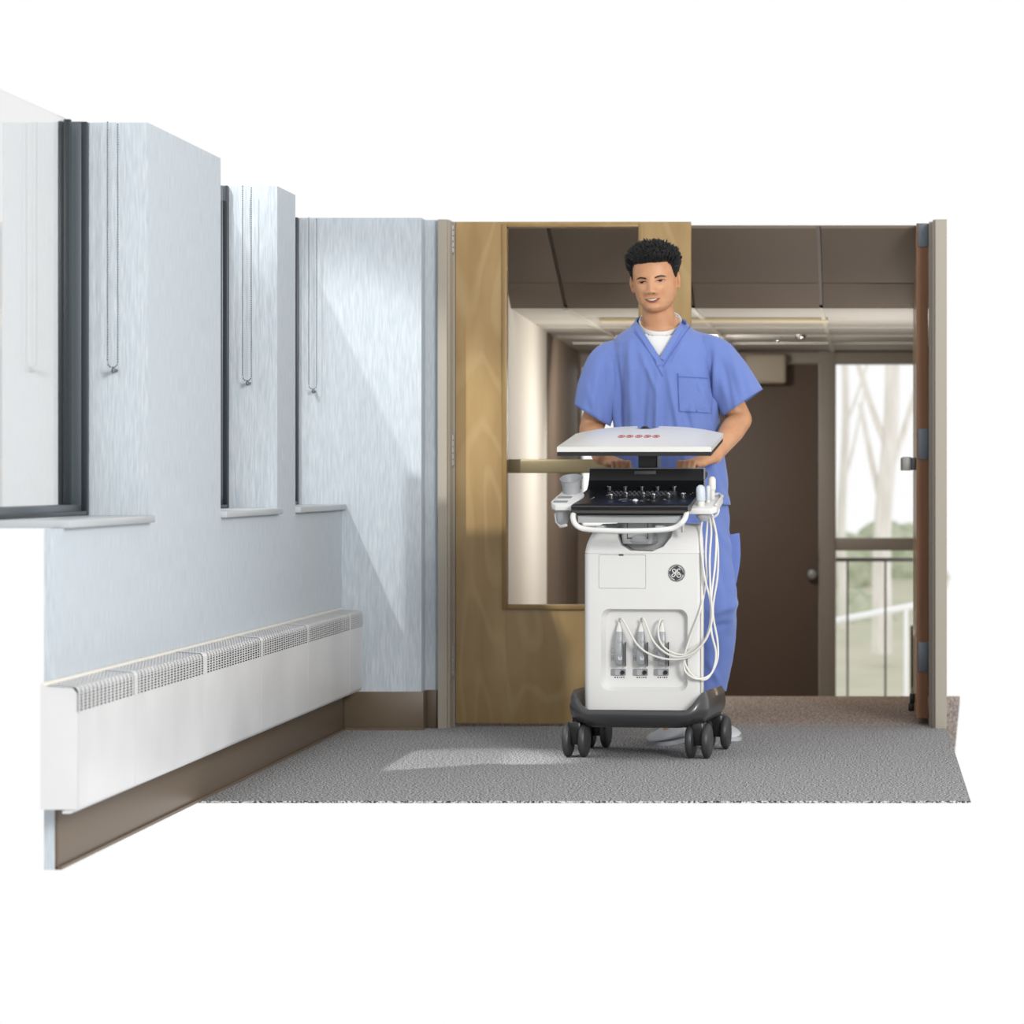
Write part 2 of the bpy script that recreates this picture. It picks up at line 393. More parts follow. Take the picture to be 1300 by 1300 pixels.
# ------------------------------------------------------------------ SETTING: double doors
DY0 = 12.58; DY1 = 12.625
def frame(x0, x1, name, flip):
    s = -1 if flip else 1
    f_ = MB()
    prof = [(0, 12.46), (.042, 12.46), (.045, 12.47), (.045, 12.485), (.052, 12.49), (.052, DY0-.002), (.064, DY0-.002), (.064, 12.66), (.05, 12.70), (.05, 12.74), (0, 12.74)]
    pr_ = [(x0+u*(x1-x0)/.064, v) for u, v in prof]
    f_.loft([[Vector((u, v, z)) for u, v in pr_] for z in (0, TOP)])
    return struct(name, f_, 'dframe', 'beige steel door jamb')
frame(WX(556, 12.46), WX(578, 12.58), 'trim_1', False)
frame(WX(1202, 12.46), WX(1179.5, 12.58), 'trim_2', True)
def hinge(parent, x, z0, z1):
    h = MB(); n = 5; dz = (z1-z0)/n
    for k in range(n): h.lathe([(.006, 0), (.0068, .001), (.0068, dz-.003), (.006, dz-.002)], (x, DY0-.008, z0+k*dz), seg=12)
    h.lathe([(.003, 0), (.005, .002), (.003, .006)], (x, DY0-.008, z1), seg=10).lathe([(.003, -.006), (.005, -.003), (.003, 0)], (x, DY0-.008, z0), seg=10)
    h.build('hinge', 'steel', parent)
xa, xb = WX(578.5, DY0), WX(877, DY0)
d1 = thing('door_1', 'closed maple door leaf with a tall window, behind the cart', None, ((xa+xb)/2, DY0, .012)); d1['kind'] = 'structure'
gx0, gx1, gz0, gz1 = WX(643, DY0), WX(811, DY0), WZ(768, DY0), WZ(288, DY0)
lf = MB().box((xa, DY0, .012), (gx0, DY1, TOP), .001).box((gx1, DY0, .012), (xb, DY1, TOP), .001).box((gx0, DY0, .012), (gx1, DY1, gz0)).box((gx0, DY0, gz1), (gx1, DY1, TOP))
lf.build('leaf', 'wood', d1, smooth=0)
t = .017
lt = MB()
for a, b in (((gx0-t, gz0-t), (gx0+.001, gz1+t*.6)), ((gx1-.001, gz0-t), (gx1+t, gz1+t*.6)), ((gx0+.0011, gz0-t), (gx1-.0011, gz0+.001)), ((gx0+.0011, gz1-.001), (gx1-.0011, gz1+t*.6))):
    lt.box((a[0], DY0-.008, a[1]), (b[0], DY1+.008, b[1]), .002)
lt.build('window_trim', 'wood2', d1)
MB().box((gx0+.001, 12.60, gz0+.001), (gx1-.001, 12.606, gz1-.001)).build('pane', 'glass', d1)
for r0, r1 in ((321, 284), (591, 550), (858, 818)): hinge(d1, WX(574.5, 12.57), WZ(r0, 12.57), WZ(r1, 12.57)-.002)
pb = MB().box((gx0-.03, DY1+.035, WZ(600.5, 12.66)), (xb-.05, DY1+.075, WZ(583, 12.66)), .006).box((gx0-.1, DY1, WZ(602, 12.66)), (gx0-.03, DY1+.08, WZ(581, 12.66)), .006).box((xb-.13, DY1, WZ(602, 12.66)), (xb-.03, DY1+.08, WZ(581, 12.66)), .006)
pb.build('push_bar', 'brass', d1)
# right leaf, opened away from the camera
xr0, xr1 = WX(1163.5, 12.66), WX(1178, 12.66)
d2 = thing('door_2', 'open door leaf seen edge-on at the right jamb', None, ((xr0+xr1)/2, 12.66, .012)); d2['kind'] = 'structure'
MB().box((xr0, 12.66, .024), (xr1, 13.56, TOP), .001).build('leaf', 'wood', d2, smooth=0)
MB().box((xr0-.0005, 12.657, .024), (xr1+.0005, 12.66, TOP)).build('edge_strip', 'woodedge', d2)
for r0, r1 in ((313, 270), (583, 544), (853, 815)):
    h = MB().box((xr0+.006, 12.652, WZ(r0, 12.65)), (xr1+.008, 12.657, min(TOP-.001, WZ(r1, 12.65))), .001)
    for k in range(3): h.lathe([(.003, 0), (.0025, .001)], (xr0+.012+.008*(k % 2), 12.652, WZ(r0, 12.65)+.02+.032*k), (0, -1, 0), seg=8)
    h.build('hinge', 'steel2', d2)
MB().box((xr0-.053, 12.75, WZ(597.5, 12.75)), (xr0-.018, 13.4, WZ(580, 12.75)), .004).build('push_bar', 'steel', d2)
MB().box((xr0-.02, 12.76, WZ(597, 12.75)), (xr0, 12.82, WZ(581, 12.75)), .003).box((xr0-.02, 13.3, WZ(597, 12.75)), (xr0, 13.38, WZ(581, 12.75)), .003).build('bar_bracket', 'steel2', d2)
MB().box((xr0-.02, 13.1, .05), (xr0, 13.14, .09), .004).box((xr0-.025, 13.11, .018), (xr0-.002, 13.13, .05), .003).build('kick_stop', 'black', d2)

# ------------------------------------------------------------------ SETTING: room beyond
CL = .678+CZ; Y1 = 13.5; YF = 18.1; ZL = -.55
def yz(poly, x0, x1): return MB().prism(poly, lambda u, v, w_: Vector((w_, u, v)), x0, x1)
def flz(y): return 0 if y < 14.3 else max(ZL, ZL*(y-14.3)/1.55)
f2 = MB().box((-1.60, 12.62, -.01), (.31, 14.30, -.001)).prism([(14.30, -.03), (14.30, -.001), (15.85, ZL), (YF, ZL), (YF, ZL-.03), (15.85, ZL-.03)], lambda u, v, w_: Vector((w_, u, v)), -1.75, .41)
struct('floor_2', f2, 'floor2', 'brown flecked carpet beyond the doors')
xq = -1.50
def wallseg(xa_, ya_, xb_, yb_, zt_a, zt_b, th):
    mids = [y for y in (14.3, 15.85) if ya_ < y < yb_]; m_ = MB(); R_ = []
    for y in [ya_]+mids+[yb_]:
        k = (y-ya_)/(yb_-ya_); x = xa_+(xb_-xa_)*k; zt_ = zt_a+(zt_b-zt_a)*k; z0 = flz(y)-.005
        R_.append([Vector((x, y, z0)), Vector((x+th, y, z0)), Vector((x+th, y, zt_)), Vector((x, y, zt_))])
    return m_.loft(R_)
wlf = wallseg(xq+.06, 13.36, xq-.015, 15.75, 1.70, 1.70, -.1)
M['lit_wall'] = mat('lit_wall_white', (232, 226, 216), .7)  # light on the near stretch of this wall is put into the pale colour
struct('wall_far_left', wlf, 'lit_wall', 'side wall coloured pale where light falls, seen through the door window')
struct('wall_left_brown', wallseg(xq-.015, 15.75, xq-.07, YF, 1.70, 1.70, -.1).box((-1.62, 12.75, 0), (-1.60, 13.36, TOP-.1)), 'brown')
struct('wall_far_right', wallseg(.295, 12.75, .40, YF, CL+.02, CL+.02, .008), 'brown', 'brown side wall behind the open door')
# far wall, with openings
px = lambda p: WX(p, YF); rz = lambda r: WZ(r, YF)
fw = MB()
fw.box((-1.75, YF, rz(450)), (.41, YF+.15, CL+.02))
fw.box((-1.75, YF, ZL), (px(737), YF+.15, rz(450))).box((px(737), YF, ZL), (px(788), YF+.15, rz(668)))
fw.box((px(788), YF, ZL), (px(838), YF+.15, rz(450)))
fw.box((px(1170), YF, ZL), (.41, YF+.15, rz(450)))
struct('wall_far', fw, 'brown', 'brown far wall with glazed bay')
ftr = MB().box((px(1040), YF-.03, ZL), (px(1061), YF+.16, rz(446)), .004).box((px(830), YF-.02, rz(462)), (px(1170), YF+.16, rz(447)), .004)
ftr.box((px(1061), YF-.02, rz(699)), (px(1170), YF+.1, rz(683)), .004).box((px(830), YF-.02, ZL), (px(838), YF+.1, rz(462)))
struct('trim_3', ftr, 'post', 'taupe posts and rails of the far glazed bay')
d3 = thing('door_3', 'far brown door with a round knob', None, (px(940), YF+.05, ZL)); d3['kind'] = 'structure'
MB().box((px(838), YF+.02, ZL+.01), (px(1039.5), YF+.07, rz(462.5)), .002).build('leaf', 'brownd', d3)
kc = P(1031, 729, YF-.02)
MB().lathe([(.026, 0), (.026, .008), (.01, .012), (.01, .03), (.024, .04), (.03, .055), (.024, .068), (.005, .072)], kc+Vector((0, .04, 0)), (0, -1, 0)).build('door_knob', 'steel', d3)
w4 = thing('window_4', None, None, (px(1112), YF+.05, rz(880))); w4['kind'] = 'structure'
MB().box((px(1061), YF+.05, rz(683)), (px(1170), YF+.056, rz(462))).build('pane', 'glass', w4)
MB().box((px(1061), YF+.05, rz(960)), (px(1170), YF+.056, rz(699))).build('pane', 'glass', w4)
w5 = thing('window_5', None, None, (px(760), YF+.05, rz(668))); w5['kind'] = 'structure'
MB().box((px(737), YF+.05, rz(668)), (px(788), YF+.056, rz(466))).build('pane', 'glass', w5)
MB().box((px(737), YF-.01, rz(466)), (px(788), YF+.12, rz(450))).box((px(737), YF+.03, rz(556)), (px(788), YF+.08, rz(551))).build('window_frame', 'post', w5)
# ceiling over the lower room: tiles on tee bars
ce = struct('ceiling', MB().prism([(-1.62, Y1), (.308, Y1), (.405, YF+.15), (-1.75, YF+.15)], lambda u, v, w_: Vector((u, v, w_)), CL+.02, CL+.03), 'brownd', 'tiled ceiling of the lower room')
xs = [-1.74, -1.22, -.70, -.178, .344, .44]; ys = [Y1, 14.32, 15.2, 16.1, 17.0, YF]
for i in range(len(xs)-1):
    for j in range(len(ys)-1):
        if xs[i] > .3: continue
        MB().box((xs[i]+.006, ys[j]+.006, CL+.003), (min(xs[i+1]-.006, .296+.02*(ys[j]-12.7)), ys[j+1]-.006, CL+.018), .002).build('ceiling_tile', 'ctile', ce)
for x in xs[1:-2]: MB().box((x-.009, Y1, CL-.006), (x+.009, YF, CL+.003)).build('tee_bar', 'tbar', ce)
for y in ys[2:-1]: MB().box((-1.5, y-.008, CL-.004), (.33, y+.008, CL+.003)).build('tee_bar', 'tbar', ce)
M['pipe'] = mat('cream_pipe', (236, 224, 192), .45)
MB().box((-1.15, 14.30, CL-.012), (-.16, 14.50, CL+.002), .004).build('light_strip', 'pipe', ce)
# sloped bulkhead of fabric panels
bk = struct('bulkhead', MB().prism([(12.76, TOP-.006), (12.76, TOP), (12.84, TOP), (Y1, .678+CZ+.025), (Y1, .678+CZ+.012)], lambda u, v, w_: Vector((w_, u, v)), -1.60, .305), 'brownd', 'sloped brown panelled bulkhead over the landing')
def slope_z(y): return .965+CZ-.359*(y-12.70)
sy = [12.74, 13.25, Y1]
for i in range(len(xs)-1):
    for j in range(2):
        x0, x1 = max(xs[i], -1.605)+.008, min(xs[i+1], .31)-.008
        if x1-x0 < .03: continue
        a, b = sy[j]+.004, sy[j+1]-.003
        MB().prism([(a, slope_z(a)), (b, slope_z(b)), (b, slope_z(b)+.012), (a, slope_z(a)+.012)], lambda u, v, w_: Vector((w_, u, v)), x0, x1, .002).build('panel', 'bulk', bk)
# fixtures
tl = thing('track_light', 'small chrome double spotlight on the far ceiling', 'spotlight', P(982, 428, 16.3))
MB().box(P(950, 426, 16.3)-Vector((0, .05, 0)), P(1000, 420, 16.3)+Vector((0, .05, .02)), .004).build('canopy', 'brownd', tl)
hb = MB().caps([P(992, 426, 16.3), P(999, 419, 16.3)], .012); hb.build('spot_head', 'chrome', tl)
hb = MB().tube([P(978, 431, 16.3), P(993, 425, 16.3)], .006); hb.build('spot_arm', 'chrome', tl)
hb = MB().ell(P(988, 432.5, 16.3), (.010, .010, .010)); hb.build('spot_head', 'chrome', tl)
MB().lathe([(.02, 0), (.026, .01), (.026, .025)], P(1017, 428, 16.0)-Vector((0, 0, .01))).build('sprinkler_cap', 'chrome', label='small round chrome cap on the far ceiling beside the spotlight', cat='ceiling cap')
MB().box(P(944, 487, 17.95), P(998, 449, 17.95)+Vector((0, .14, 0)), .02, 4).build('wall_box', 'beigebox', label='beige rounded box on the wall above the far brown door', cat='wall box')
# chair by the far window
ch = thing('lounge_chair', 'dark brown chair edge beside the far glazed bay', 'chair', (.31, 17.0, ZL))
zc = WZ(795, 17.0)
MB().prism([(17.0, ZL+.3), (17.06, zc), (17.12, zc), (17.1, ZL+.3)], lambda u, v, w_: Vector((w_, u, v)), WX(1156, 17), .368, .008).build('backrest', 'chair', ch)
MB().box((WX(1156, 17), 16.60, ZL+.28), (.362, 17.08, ZL+.42), .02).build('seat', 'chair', ch)
for yy in (16.63, 17.04):
    for xx in (.245, .345): MB().tube([(xx, yy, ZL), (xx, yy, ZL+.3)], .012, 8).build('leg', 'chair', ch)

# ------------------------------------------------------------------ outside the far glazing
struct('ground', MB().prism([(YF+.15, ZL-.1), (24, ZL-.1), (30, -.35), (37, .15), (37, .0), (24, ZL-.3), (YF+.15, ZL-.3)], lambda u, v, w_: Vector((-2.6 if w_ < 0 else .40+.017*(u-YF), u, v)), -1, 1), 'lawn', 'pale dry lawn outside')
def lumpy(name, c, r, seed, m, **kw):
    b_ = MB(); b_.ell(c, r, 28, 18)
    for v in b_.bm.verts:
        dd = v.co-Vector(c); n = noise.noise(v.co*2.2+Vector((seed, 0, 0)))*.3+noise.noise(v.co*7+Vector((0, seed, 0)))*.16
        v.co = Vector(c)+dd*(1+n)
    return b_.build(name, m, **kw)
for k, (x, y, z, r, lb_) in enumerate([(-.42, 33, -.15, (.55, .5, .5), 'pale green shrub left behind the railing'), (.3, 34, -.1, (.5, .5, .55), 'pale green shrub right behind the railing'), (-.1, 30, -.5, (.4, .5, .45), 'low pale shrub nearest the railing')]):
    lumpy('shrub', (x, y, z), r, k*3.1, 'hedge', label=lb_, cat='shrub', group='shrubs outside the far window')
def tree(pxs, D, r0, r1, label, lean=0, fork=None):
    t_ = thing('bare_tree', label, 'tree', (WX(pxs, D), D, -.4), 'bare trees outside the far window')
    b0 = Vector((WX(pxs, D), D, -.45)); top = Vector((WX(pxs+lean, D), D, 2.8))
    pts = spline([b0, b0.lerp(top, .3)+Vector((-.02, 0, 0)), b0.lerp(top, .6)+Vector((.03, 0, 0)), top], 5)
    MB().tube(pts, [r0+(r1-r0)*i/(len(pts)-1) for i in range(len(pts))], 10).build('trunk', 'bark', t_)
    for k, (h, dx, dz) in enumerate(fork or []):
        s0 = b0.lerp(top, h); MB().tube(spline([s0, s0+Vector((dx*.4, .1, dz*.35)), s0+Vector((dx, .2, dz))], 4), [r1*.6*(1-.05*i) for i in range(9)], 8).build('branch', 'bark', t_)
tree(1120, 26, .085, .05, 'thick pale bare tree trunk in the middle of the far window', 12, [(.42, .35, 1.1), (.5, -.3, .9), (.33, -.2, .9)])
tree(1072, 29, .05, .025, 'thin pale bare tree at the left edge of the far window', -4, [(.4, .2, .9), (.55, .25, .7)])
rl = thing('balcony_railing', 'dark thin-post railing outside the far window', 'railing', (0, 18.9, ZL-.1))
g = 18.9
MB().box((-.5, g-.02, WZ(713, g)), (.42, g+.02, WZ(708, g)), .003).build('top_rail', 'railm', rl)
for p in (1028, 1076, 1124, 1172): MB().box((WX(p, g)-.006, g-.008, ZL-.1), (WX(p, g)+.006, g+.008, WZ(712, g))).build('post', 'railm', rl)
MB().tube([P(1040, 792, 22), P(1185, 764, 22)], .022, 10).tube([P(1150, 770, 22), Vector((WX(1150, 22), 22, ZL-.12))], .015, 8).tube([P(1045, 791, 22), Vector((WX(1045, 22), 22, ZL-.12))], .015, 8).build('ramp_handrail', 'white_rail', label='white slanting handrail outside the far window', cat='handrail')

# ------------------------------------------------------------------ ULTRASOUND CART (local frame: x right, y back, z up)
TH = math.radians(-6.9); cT, sT = math.cos(TH), math.sin(TH); CX, CY = -.746, 11.36
def lx(p, ly):
    k = (p-VX)/F; return (k*(CY+ly*cT)-CX+ly*sT)/(cT-k*sT)
def lzp(p, row, ly):
    x = lx(p, ly); Y = CY+x*sT+ly*cT; return CZ-(row-VY)*Y/F
def L(p, row, ly): return Vector((lx(p, ly), ly, lzp(p, row, ly)))
def world(v): return Vector((CX+v.x*cT-v.y*sT, CY+v.x*sT+v.y*cT, v.z))
cart = thing('ultrasound_cart', 'white and grey wheeled ultrasound machine with tilted monitor, pushed by the man', 'ultrasound machine', (CX, CY, 0), rz=TH, local=True)
def part(mb, name, m, parent=cart, **kw): return mb.build(name, m, parent, **kw)
# casters
for (cx, cy) in ((lx(731, -.19), -.19), (lx(887, -.19), -.19), (lx(759, .19), .19), (lx(911, .19), .19)):
    c = MB()
    c.loft([[Vector((cx+u, cy+v, z)) for u, v in rrect(-w_, w_, -w_*1.15, w_*1.15, w_*.4, 3)] for w_, z in ((.014, .045), (.017, .052), (.021, .075), (.0235, .10), (.0235, .118), (.022, .121))])
    c.lathe([(.012, .118), (.012, .15)], (cx, cy, 0), seg=12)
    cs = part(c, 'caster', 'black')
    for sgn in (-1, 1):
        wmb = MB(); R = .0585; xc = cx+sgn*.0275
        wmb.lathe([(.0, -.012), (R*.55, -.014), (R*.8, -.0135), (R*.95, -.009), (R, -.003), (R, .003), (R*.95, .009), (R*.8, .0135), (R*.55, .014), (.0, .012)], (xc, cy+.008, R+.0005), (1, 0, 0), 28)
        part(wmb, 'wheel', 'rubber', cs)
    part(MB().lathe([(.016, -.016), (.016, .016)], (cx, cy+.008, .058), (1, 0, 0), 16), 'axle_hub', 'blackm', cs)
# base bumper: rounded wedge tub, horns rising to the sides
bx0, bx1 = lx(719, -.245), lx(897, -.245)
def base_ring(z, inset, y0=-.262, y1=.225):
    return [Vector((u, v, z)) for u, v in rrect(bx0+inset, bx1-inset, y0+inset*.8, y1-inset, .075, 6)]
b = MB()
n_ = len(base_ring(0, 0))
def horn(p):     # extra height of the rim: sides higher than the front
    u = abs(p.x-(bx0+bx1)/2)/((bx1-bx0)/2)
    k = max(0, min(1, (u-.70)/.26)); k = k*k*(3-2*k)
    return .062*k*(1-.15*max(0, min(1, (p.y-.1)/.15)))
rings = [base_ring(.104, .055), base_ring(.108, .045)]
for z, ins, hf in ((.125, .018, .0), (.14, .004, .1), (.15, .0, .35), (.160, .004, .75), (.166, .012, 1.0), (.163, .022, .97), (.155, .030, .8), (.14, .036, .3)):
    rg = base_ring(z, ins)
    rings.append([p+Vector((0, 0, horn(p)*hf)) for p in rg])
b.loft(rings)
part(b, 'base_bumper', 'dgrey', smooth=60)
# body
BX0, BX1 = lx(741, -.165), lx(892.5, -.165); BF = -.165; BB = .175
def body_ring(z, i0, i1, f, k=0):
    m_ = (BX0+BX1)/2; out = []
    for u, v in rrect(BX0+i0, BX1-i1, BF+f, BB-k, .022, 5):
        q = max(0, (v-BF-.02)/(BB-BF)); out.append(Vector((m_+(u-m_)*(1-.30*min(1, q)), v, z)))
    return out
zs = lzp(760, 703, BF)
body = MB()
body.loft([body_ring(z, i0, i1, f) for z, i0, i1, f in ((.13, .0, .0, 0), (.3, 0, 0, 0), (.5, 0, 0, 0), (zs-.0015, 0, 0, 0), (zs-.0005, .002, .002, .002), (zs+.0015, .002, .002, .002), (zs+.0025, .0, .0, .0), (zs+.03, .005, .002, .006), (zs+.055, .012, .003, .016), (zs+.075, .020, .005, .030), (zs+.09, .026, .006, .05), (zs+.1, .036, .012, .075))])
bm_ = body.mesh('body')
def yfun(u, v, w_): return Vector((u, w_, v))
rx0, rx1 = lx(763, BF), lx(873, BF); rz0, rz1 = lzp(763, 877, BF), lzp(763, 773, BF)
cut = MB().loft([[yfun(u, v, w_) for u, v in rrect(rx0+i, rx1-i, rz0+i*1.1, rz1-i*.7, .03, 8)] for w_, i in ((BF-.01, -.004), (BF+.001, 0), (BF+.018, .006), (BF+.03, .012))]).mesh()
dx0, dx1, dz0, dz1 = lx(760, BF), lx(820, BF), lzp(760, 747, BF), lzp(760, 704, BF)
cut2 = MB().prism(rrect(dx0, dx1, dz0, dz1, .005), yfun, BF-.01, BF+.006).mesh()
cut3 = MB().prism([(lx(p, BF), lzp(p, r, BF)) for p, r in ((776, 640), (783, 682), (788, 692), (800, 699), (828, 700), (842, 694), (851, 682), (858, 640))], yfun, BF-.02, BF+.09).mesh()
bm2 = boolean(bm_, [cut, cut2, cut3])
body_o = link('body', bm2, 'white', cart, 30)
part(MB().prism([(lx(p, BF), lzp(p, r, BF)) for p, r in ((776.5, 655), (783.5, 682), (788.5, 691.5), (800, 698.5), (828, 699.5), (841.5, 693.5), (850.5, 682), (856, 655))], yfun, BF+.07, BF+.086), 'neck_well', 'lgrey', body_o)
pd = part(MB().prism(rrect(dx0+.0012, dx1-.0012, dz0+.0012, dz1-.0012, .004), yfun, BF, BF+.005), 'service_door', 'white', body_o)
part(MB().box((lx(785.5, BF), BF-.0005, dz1-.004), (lx(791.5, BF), BF+.002, dz1+.0015)), 'latch', 'black', pd)
part(MB().box((lx(889.5, BF), BF-.002, .19), (lx(892.5, BF), BF+.02, zs), .003), 'corner_trim', 'white2', body_o)
# emblem
ec = L(859, 727.5, BF); er = .0292
em = part(MB().lathe([(er, 0), (er, .002), (er-.001, .003), (.0001, .003)], (ec.x, BF+.0005, ec.z), (0, -1, 0), 40), 'emblem', mat('emblem_slate', (62, 68, 76), .35))
def ef(u, v): return Vector((ec.x+u*er, BF-.0034, ec.z+v*er))
ln = MB()
def arc(r, a0, a1, w0, w1, n=14):
    pts = [(r*math.cos(math.radians(a0+(a1-a0)*k/n)), r*math.sin(math.radians(a0+(a1-a0)*k/n))) for k in range(n+1)]
    ln.tube([ef(*p) for p in pts], [(w0+(w1-w0)*k/n)*er for k in range(n+1)], 6)
arc(.93, 0, 360, .018, .018, 40)
for a in (40, 130, 220, 310): arc(.80, a-38, a+34, .012, .055)
def stroke(pts, w=.05): ln.tube([ef(*p) for p in spline([Vector((a, b_, 0)) for a, b_ in pts], 5) and [(q.x, q.y) for q in spline([Vector((a, b_, 0)) for a, b_ in pts], 5)]], w*er, 6)
stroke([(-.12, .30), (-.22, .46), (-.42, .42), (-.46, .22), (-.30, .06), (-.12, .12), (-.02, .38), (-.08, .05), (-.20, -.30), (-.40, -.44), (-.54, -.30), (-.42, -.12), (-.10, -.02), (.06, .10)], .06)
stroke([(.42, .34), (.34, .48), (.16, .44), (.10, .26), (.22, .08), (.36, .06), (.14, -.04), (.04, -.28), (.20, -.48), (.44, -.42), (.52, -.20), (.38, -.10), (.26, -.22)], .06)
part(ln, 'emblem_lettering', 'white2', em)
# connectors bay contents
RW = BF+.03
for i, (pcx, lab) in enumerate(((787, ''), (815, ''), (841.5, ''))):
    x = lx(pcx, RW)
    sl = part(MB().prism(rrect(lx(pcx-11, RW), lx(pcx+7.5, RW), lzp(pcx, 857.5, RW), lzp(pcx, 849, RW), .003), yfun, RW-.004, RW+.001), 'port_latch', 'mgrey', body_o)
    part(MB().box((lx(pcx-6, RW), RW-.006, lzp(pcx, 857, RW)), (lx(pcx+1, RW), RW-.004, lzp(pcx, 850, RW))), 'latch_slider', 'lgrey', sl)
    part(MB().lathe([(.007, 0), (.007, .008), (.005, .010)], (lx(pcx+4, RW), RW-.004, lzp(pcx, 853.5, RW)), (0, -1, 0), 12), 'latch_knob', 'black', sl)
    mk = MB()
    for q, w_ in ((-7, 1.6), (-4, 1.6), (-1, .7), (1.2, 1.6), (4, 1.2)): mk.box((lx(pcx+q-w_/2+1, RW), RW-.0008, lzp(pcx, 860.8, RW)), (lx(pcx+q+w_/2+1, RW), RW+.0005, lzp(pcx, 859.2, RW)))
    part(mk, 'port_marking', 'blackm', body_o, smooth=0)
    ic = MB()
    a, b_, c_, e_ = lx(pcx-10.8, RW), lx(pcx-5.8, RW), lzp(pcx, 838.2, RW), lzp(pcx, 832.8, RW)
    for q in ((a, c_, b_, c_+.0008), (a, e_-.0008, b_, e_), (a, c_, a+.0008, e_), (b_-.0008, c_, b_, e_)): ic.box((q[0], RW-.0008, q[1]), (q[2], RW+.0005, q[3]))
    ic.prism([((a+b_)/2-.0022, (c_+e_)/2-.0028), ((a+b_)/2+.0028, (c_+e_)/2), ((a+b_)/2-.0022, (c_+e_)/2+.0028)], yfun, RW-.0008, RW+.0005)
    part(ic, 'port_icon', 'blackm', body_o, smooth=0)
    ic = MB().tube([Vector((lx(pcx-8.5+3*math.cos(t_), RW), RW-.0004, lzp(pcx, 826+3.2*math.sin(t_), RW))) for t_ in [k*.6 for k in range(9)]], .0005, 5)
    part(ic, 'port_icon', 'mgrey', body_o, smooth=0)
# column neck and swivel
part(MB().lathe([(.03, 0), (.05, .004), (.056, .012), (.052, .03), (.045, .036)], L(815, 690, -.10)+Vector((0, 0, -.004)), seg=32), 'swivel_base', 'lgrey')
nk = part(MB().loft([[Vector((cx_+u, -.1+v, z)) for u, v in rrect(-w_, w_, -.045, .05, .012, 4)] for cx_, w_, z in ((lx(812, -.1), .052, lzp(812, 690, -.1)), (lx(812, -.1), .056, lzp(812, 680, -.1)), (lx(812, -.1), .050, lzp(812, 672, -.1)), (lx(811, -.1), .046, lzp(812, 655, -.1)))]), 'neck', 'lgrey')
part(MB().box(L(796, 684, -.147), L(823, 682.5, -.144)).box(L(796, 684, -.147), L(797, 662, -.144)).box(L(822, 684, -.147), L(823, 662, -.144)), 'neck_groove', 'dgrey', nk)
part(MB().tube([L(868, 652, -.2), L(867, 668, -.2), L(867.5, 676, -.2)], .0065, 10), 'release_lever', 'lgrey')
# control console: deck in cross-section sweep
DF, DBk = -.245, .055
fx0, fx1 = lx(725, DF), lx(873, DF); ux0, ux1 = lx(747, DBk), lx(893, DBk)
zf = lzp(800, 643, DF); zb = lzp(820, 621, DBk); zu = lzp(820, 595, DBk+.015)
dk = MB(); N = 14
def deck_row(y, z, dz, x0, x1, bow=0):
    top = []; 
    for k in range(N+1):
        t_ = k/N; top.append(Vector((x0+(x1-x0)*t_, y-bow*math.sin(math.pi*t_), z)))
    return top+[p+Vector((0, .0, -dz)) for p in reversed(top)]
rows_ = [deck_row(DF+.004, zf-.012, .018, fx0+.004, fx1-.004, .014), deck_row(DF, zf-.002, .024, fx0, fx1, .014), deck_row(DF+.006, zf+.003, .024, fx0-.001, fx1+.001, .012), deck_row(-.20, lzp(800, 640, -.20)+.003, .024, fx0+.001, fx1+.004, .006),
         deck_row(-.1, zf+(zb-zf)*.45, .022, fx0+.008, fx1-.002, 0), deck_row(-.03, zf+(zb-zf)*.72, .02, ux0-.006, ux1-.002, 0), deck_row(.03, zb-.002, .02, ux0, ux1, 0), deck_row(.05, zb+.012, .02, ux0, ux1, 0), deck_row(.062, zb+.03, .03, ux0, ux1, 0)]
dk.loft(rows_)
console = part(dk, 'control_console', 'deck', smooth=50)
part(MB().loft([deck_row(DF-.003, zf-.013, .010, fx0+.002, fx1-.002, .014), deck_row(DF+.02, zf-.013, .010, fx0+.006, fx1-.006, .014)]), 'console_lip', 'lip', console)
up = MB().loft([[Vector((x, y, z)) for x, y, z in ((ux0, .06+o_, z_), (ux1, .06+o_, z_), (ux1, .072+o_, z_), (ux0, .072+o_, z_))] for z_, o_ in ((zb-.004, -.006), (zb+.02, 0), (zu-.02, .012), (zu, .018))])
upo = part(up, 'console_back_panel', 'blackm')
part(MB().box(L(805, 602.5, .066), L(833, 597.5, .072), .001), 'display_strip', 'dgrey', upo)
part(MB().box((ux0, .078, zu-.001), (ux1, .094, zu+.003), .001), 'top_edge', 'mgrey', upo)
part(MB().box((ux1-.001, .066, zb), (ux1+.0015, .082, zu)), 'side_edge', 'mgrey', upo)
def deckpt(x, v):       # v: 0 front .. 1 back on the sloping surface
    y = -.19+v*.215; 
    tb = [(-.2, zf+.006), (-.1, zf+(zb-zf)*.45), (-.03, zf+(zb-zf)*.72), (.03, zb-.002)]
    for (a, z0), (b_, z1) in zip(tb, tb[1:]):
        if y <= b_ or b_ == .03: return Vector((x, y, z0+(z1-z0)*(y-a)/(b_-a)))
for pxk, v in ((776, .42), (795, .55), (817, .55), (830, .45), (849, .5), (867, .5), (774, .98), (794, .98), (815, .98), (835, .98), (856, .98)):
    y = -.19+v*.215; p = deckpt(lx(pxk, y), v); R = .0085 if v < .9 else .0065
    kb = part(MB().lathe([(R, -.002), (R, .010), (R*.9, .0115)], p, seg=18), 'knob', 'black', console)
    part(MB().lathe([(R*1.2, .0105), (R*1.3, .0135), (R*1.1, .0155), (.001, .0155)], p, seg=18), 'knob_cap', 'chrome', kb)
ky = MB(); kw = MB(); rnd = random.Random(3)
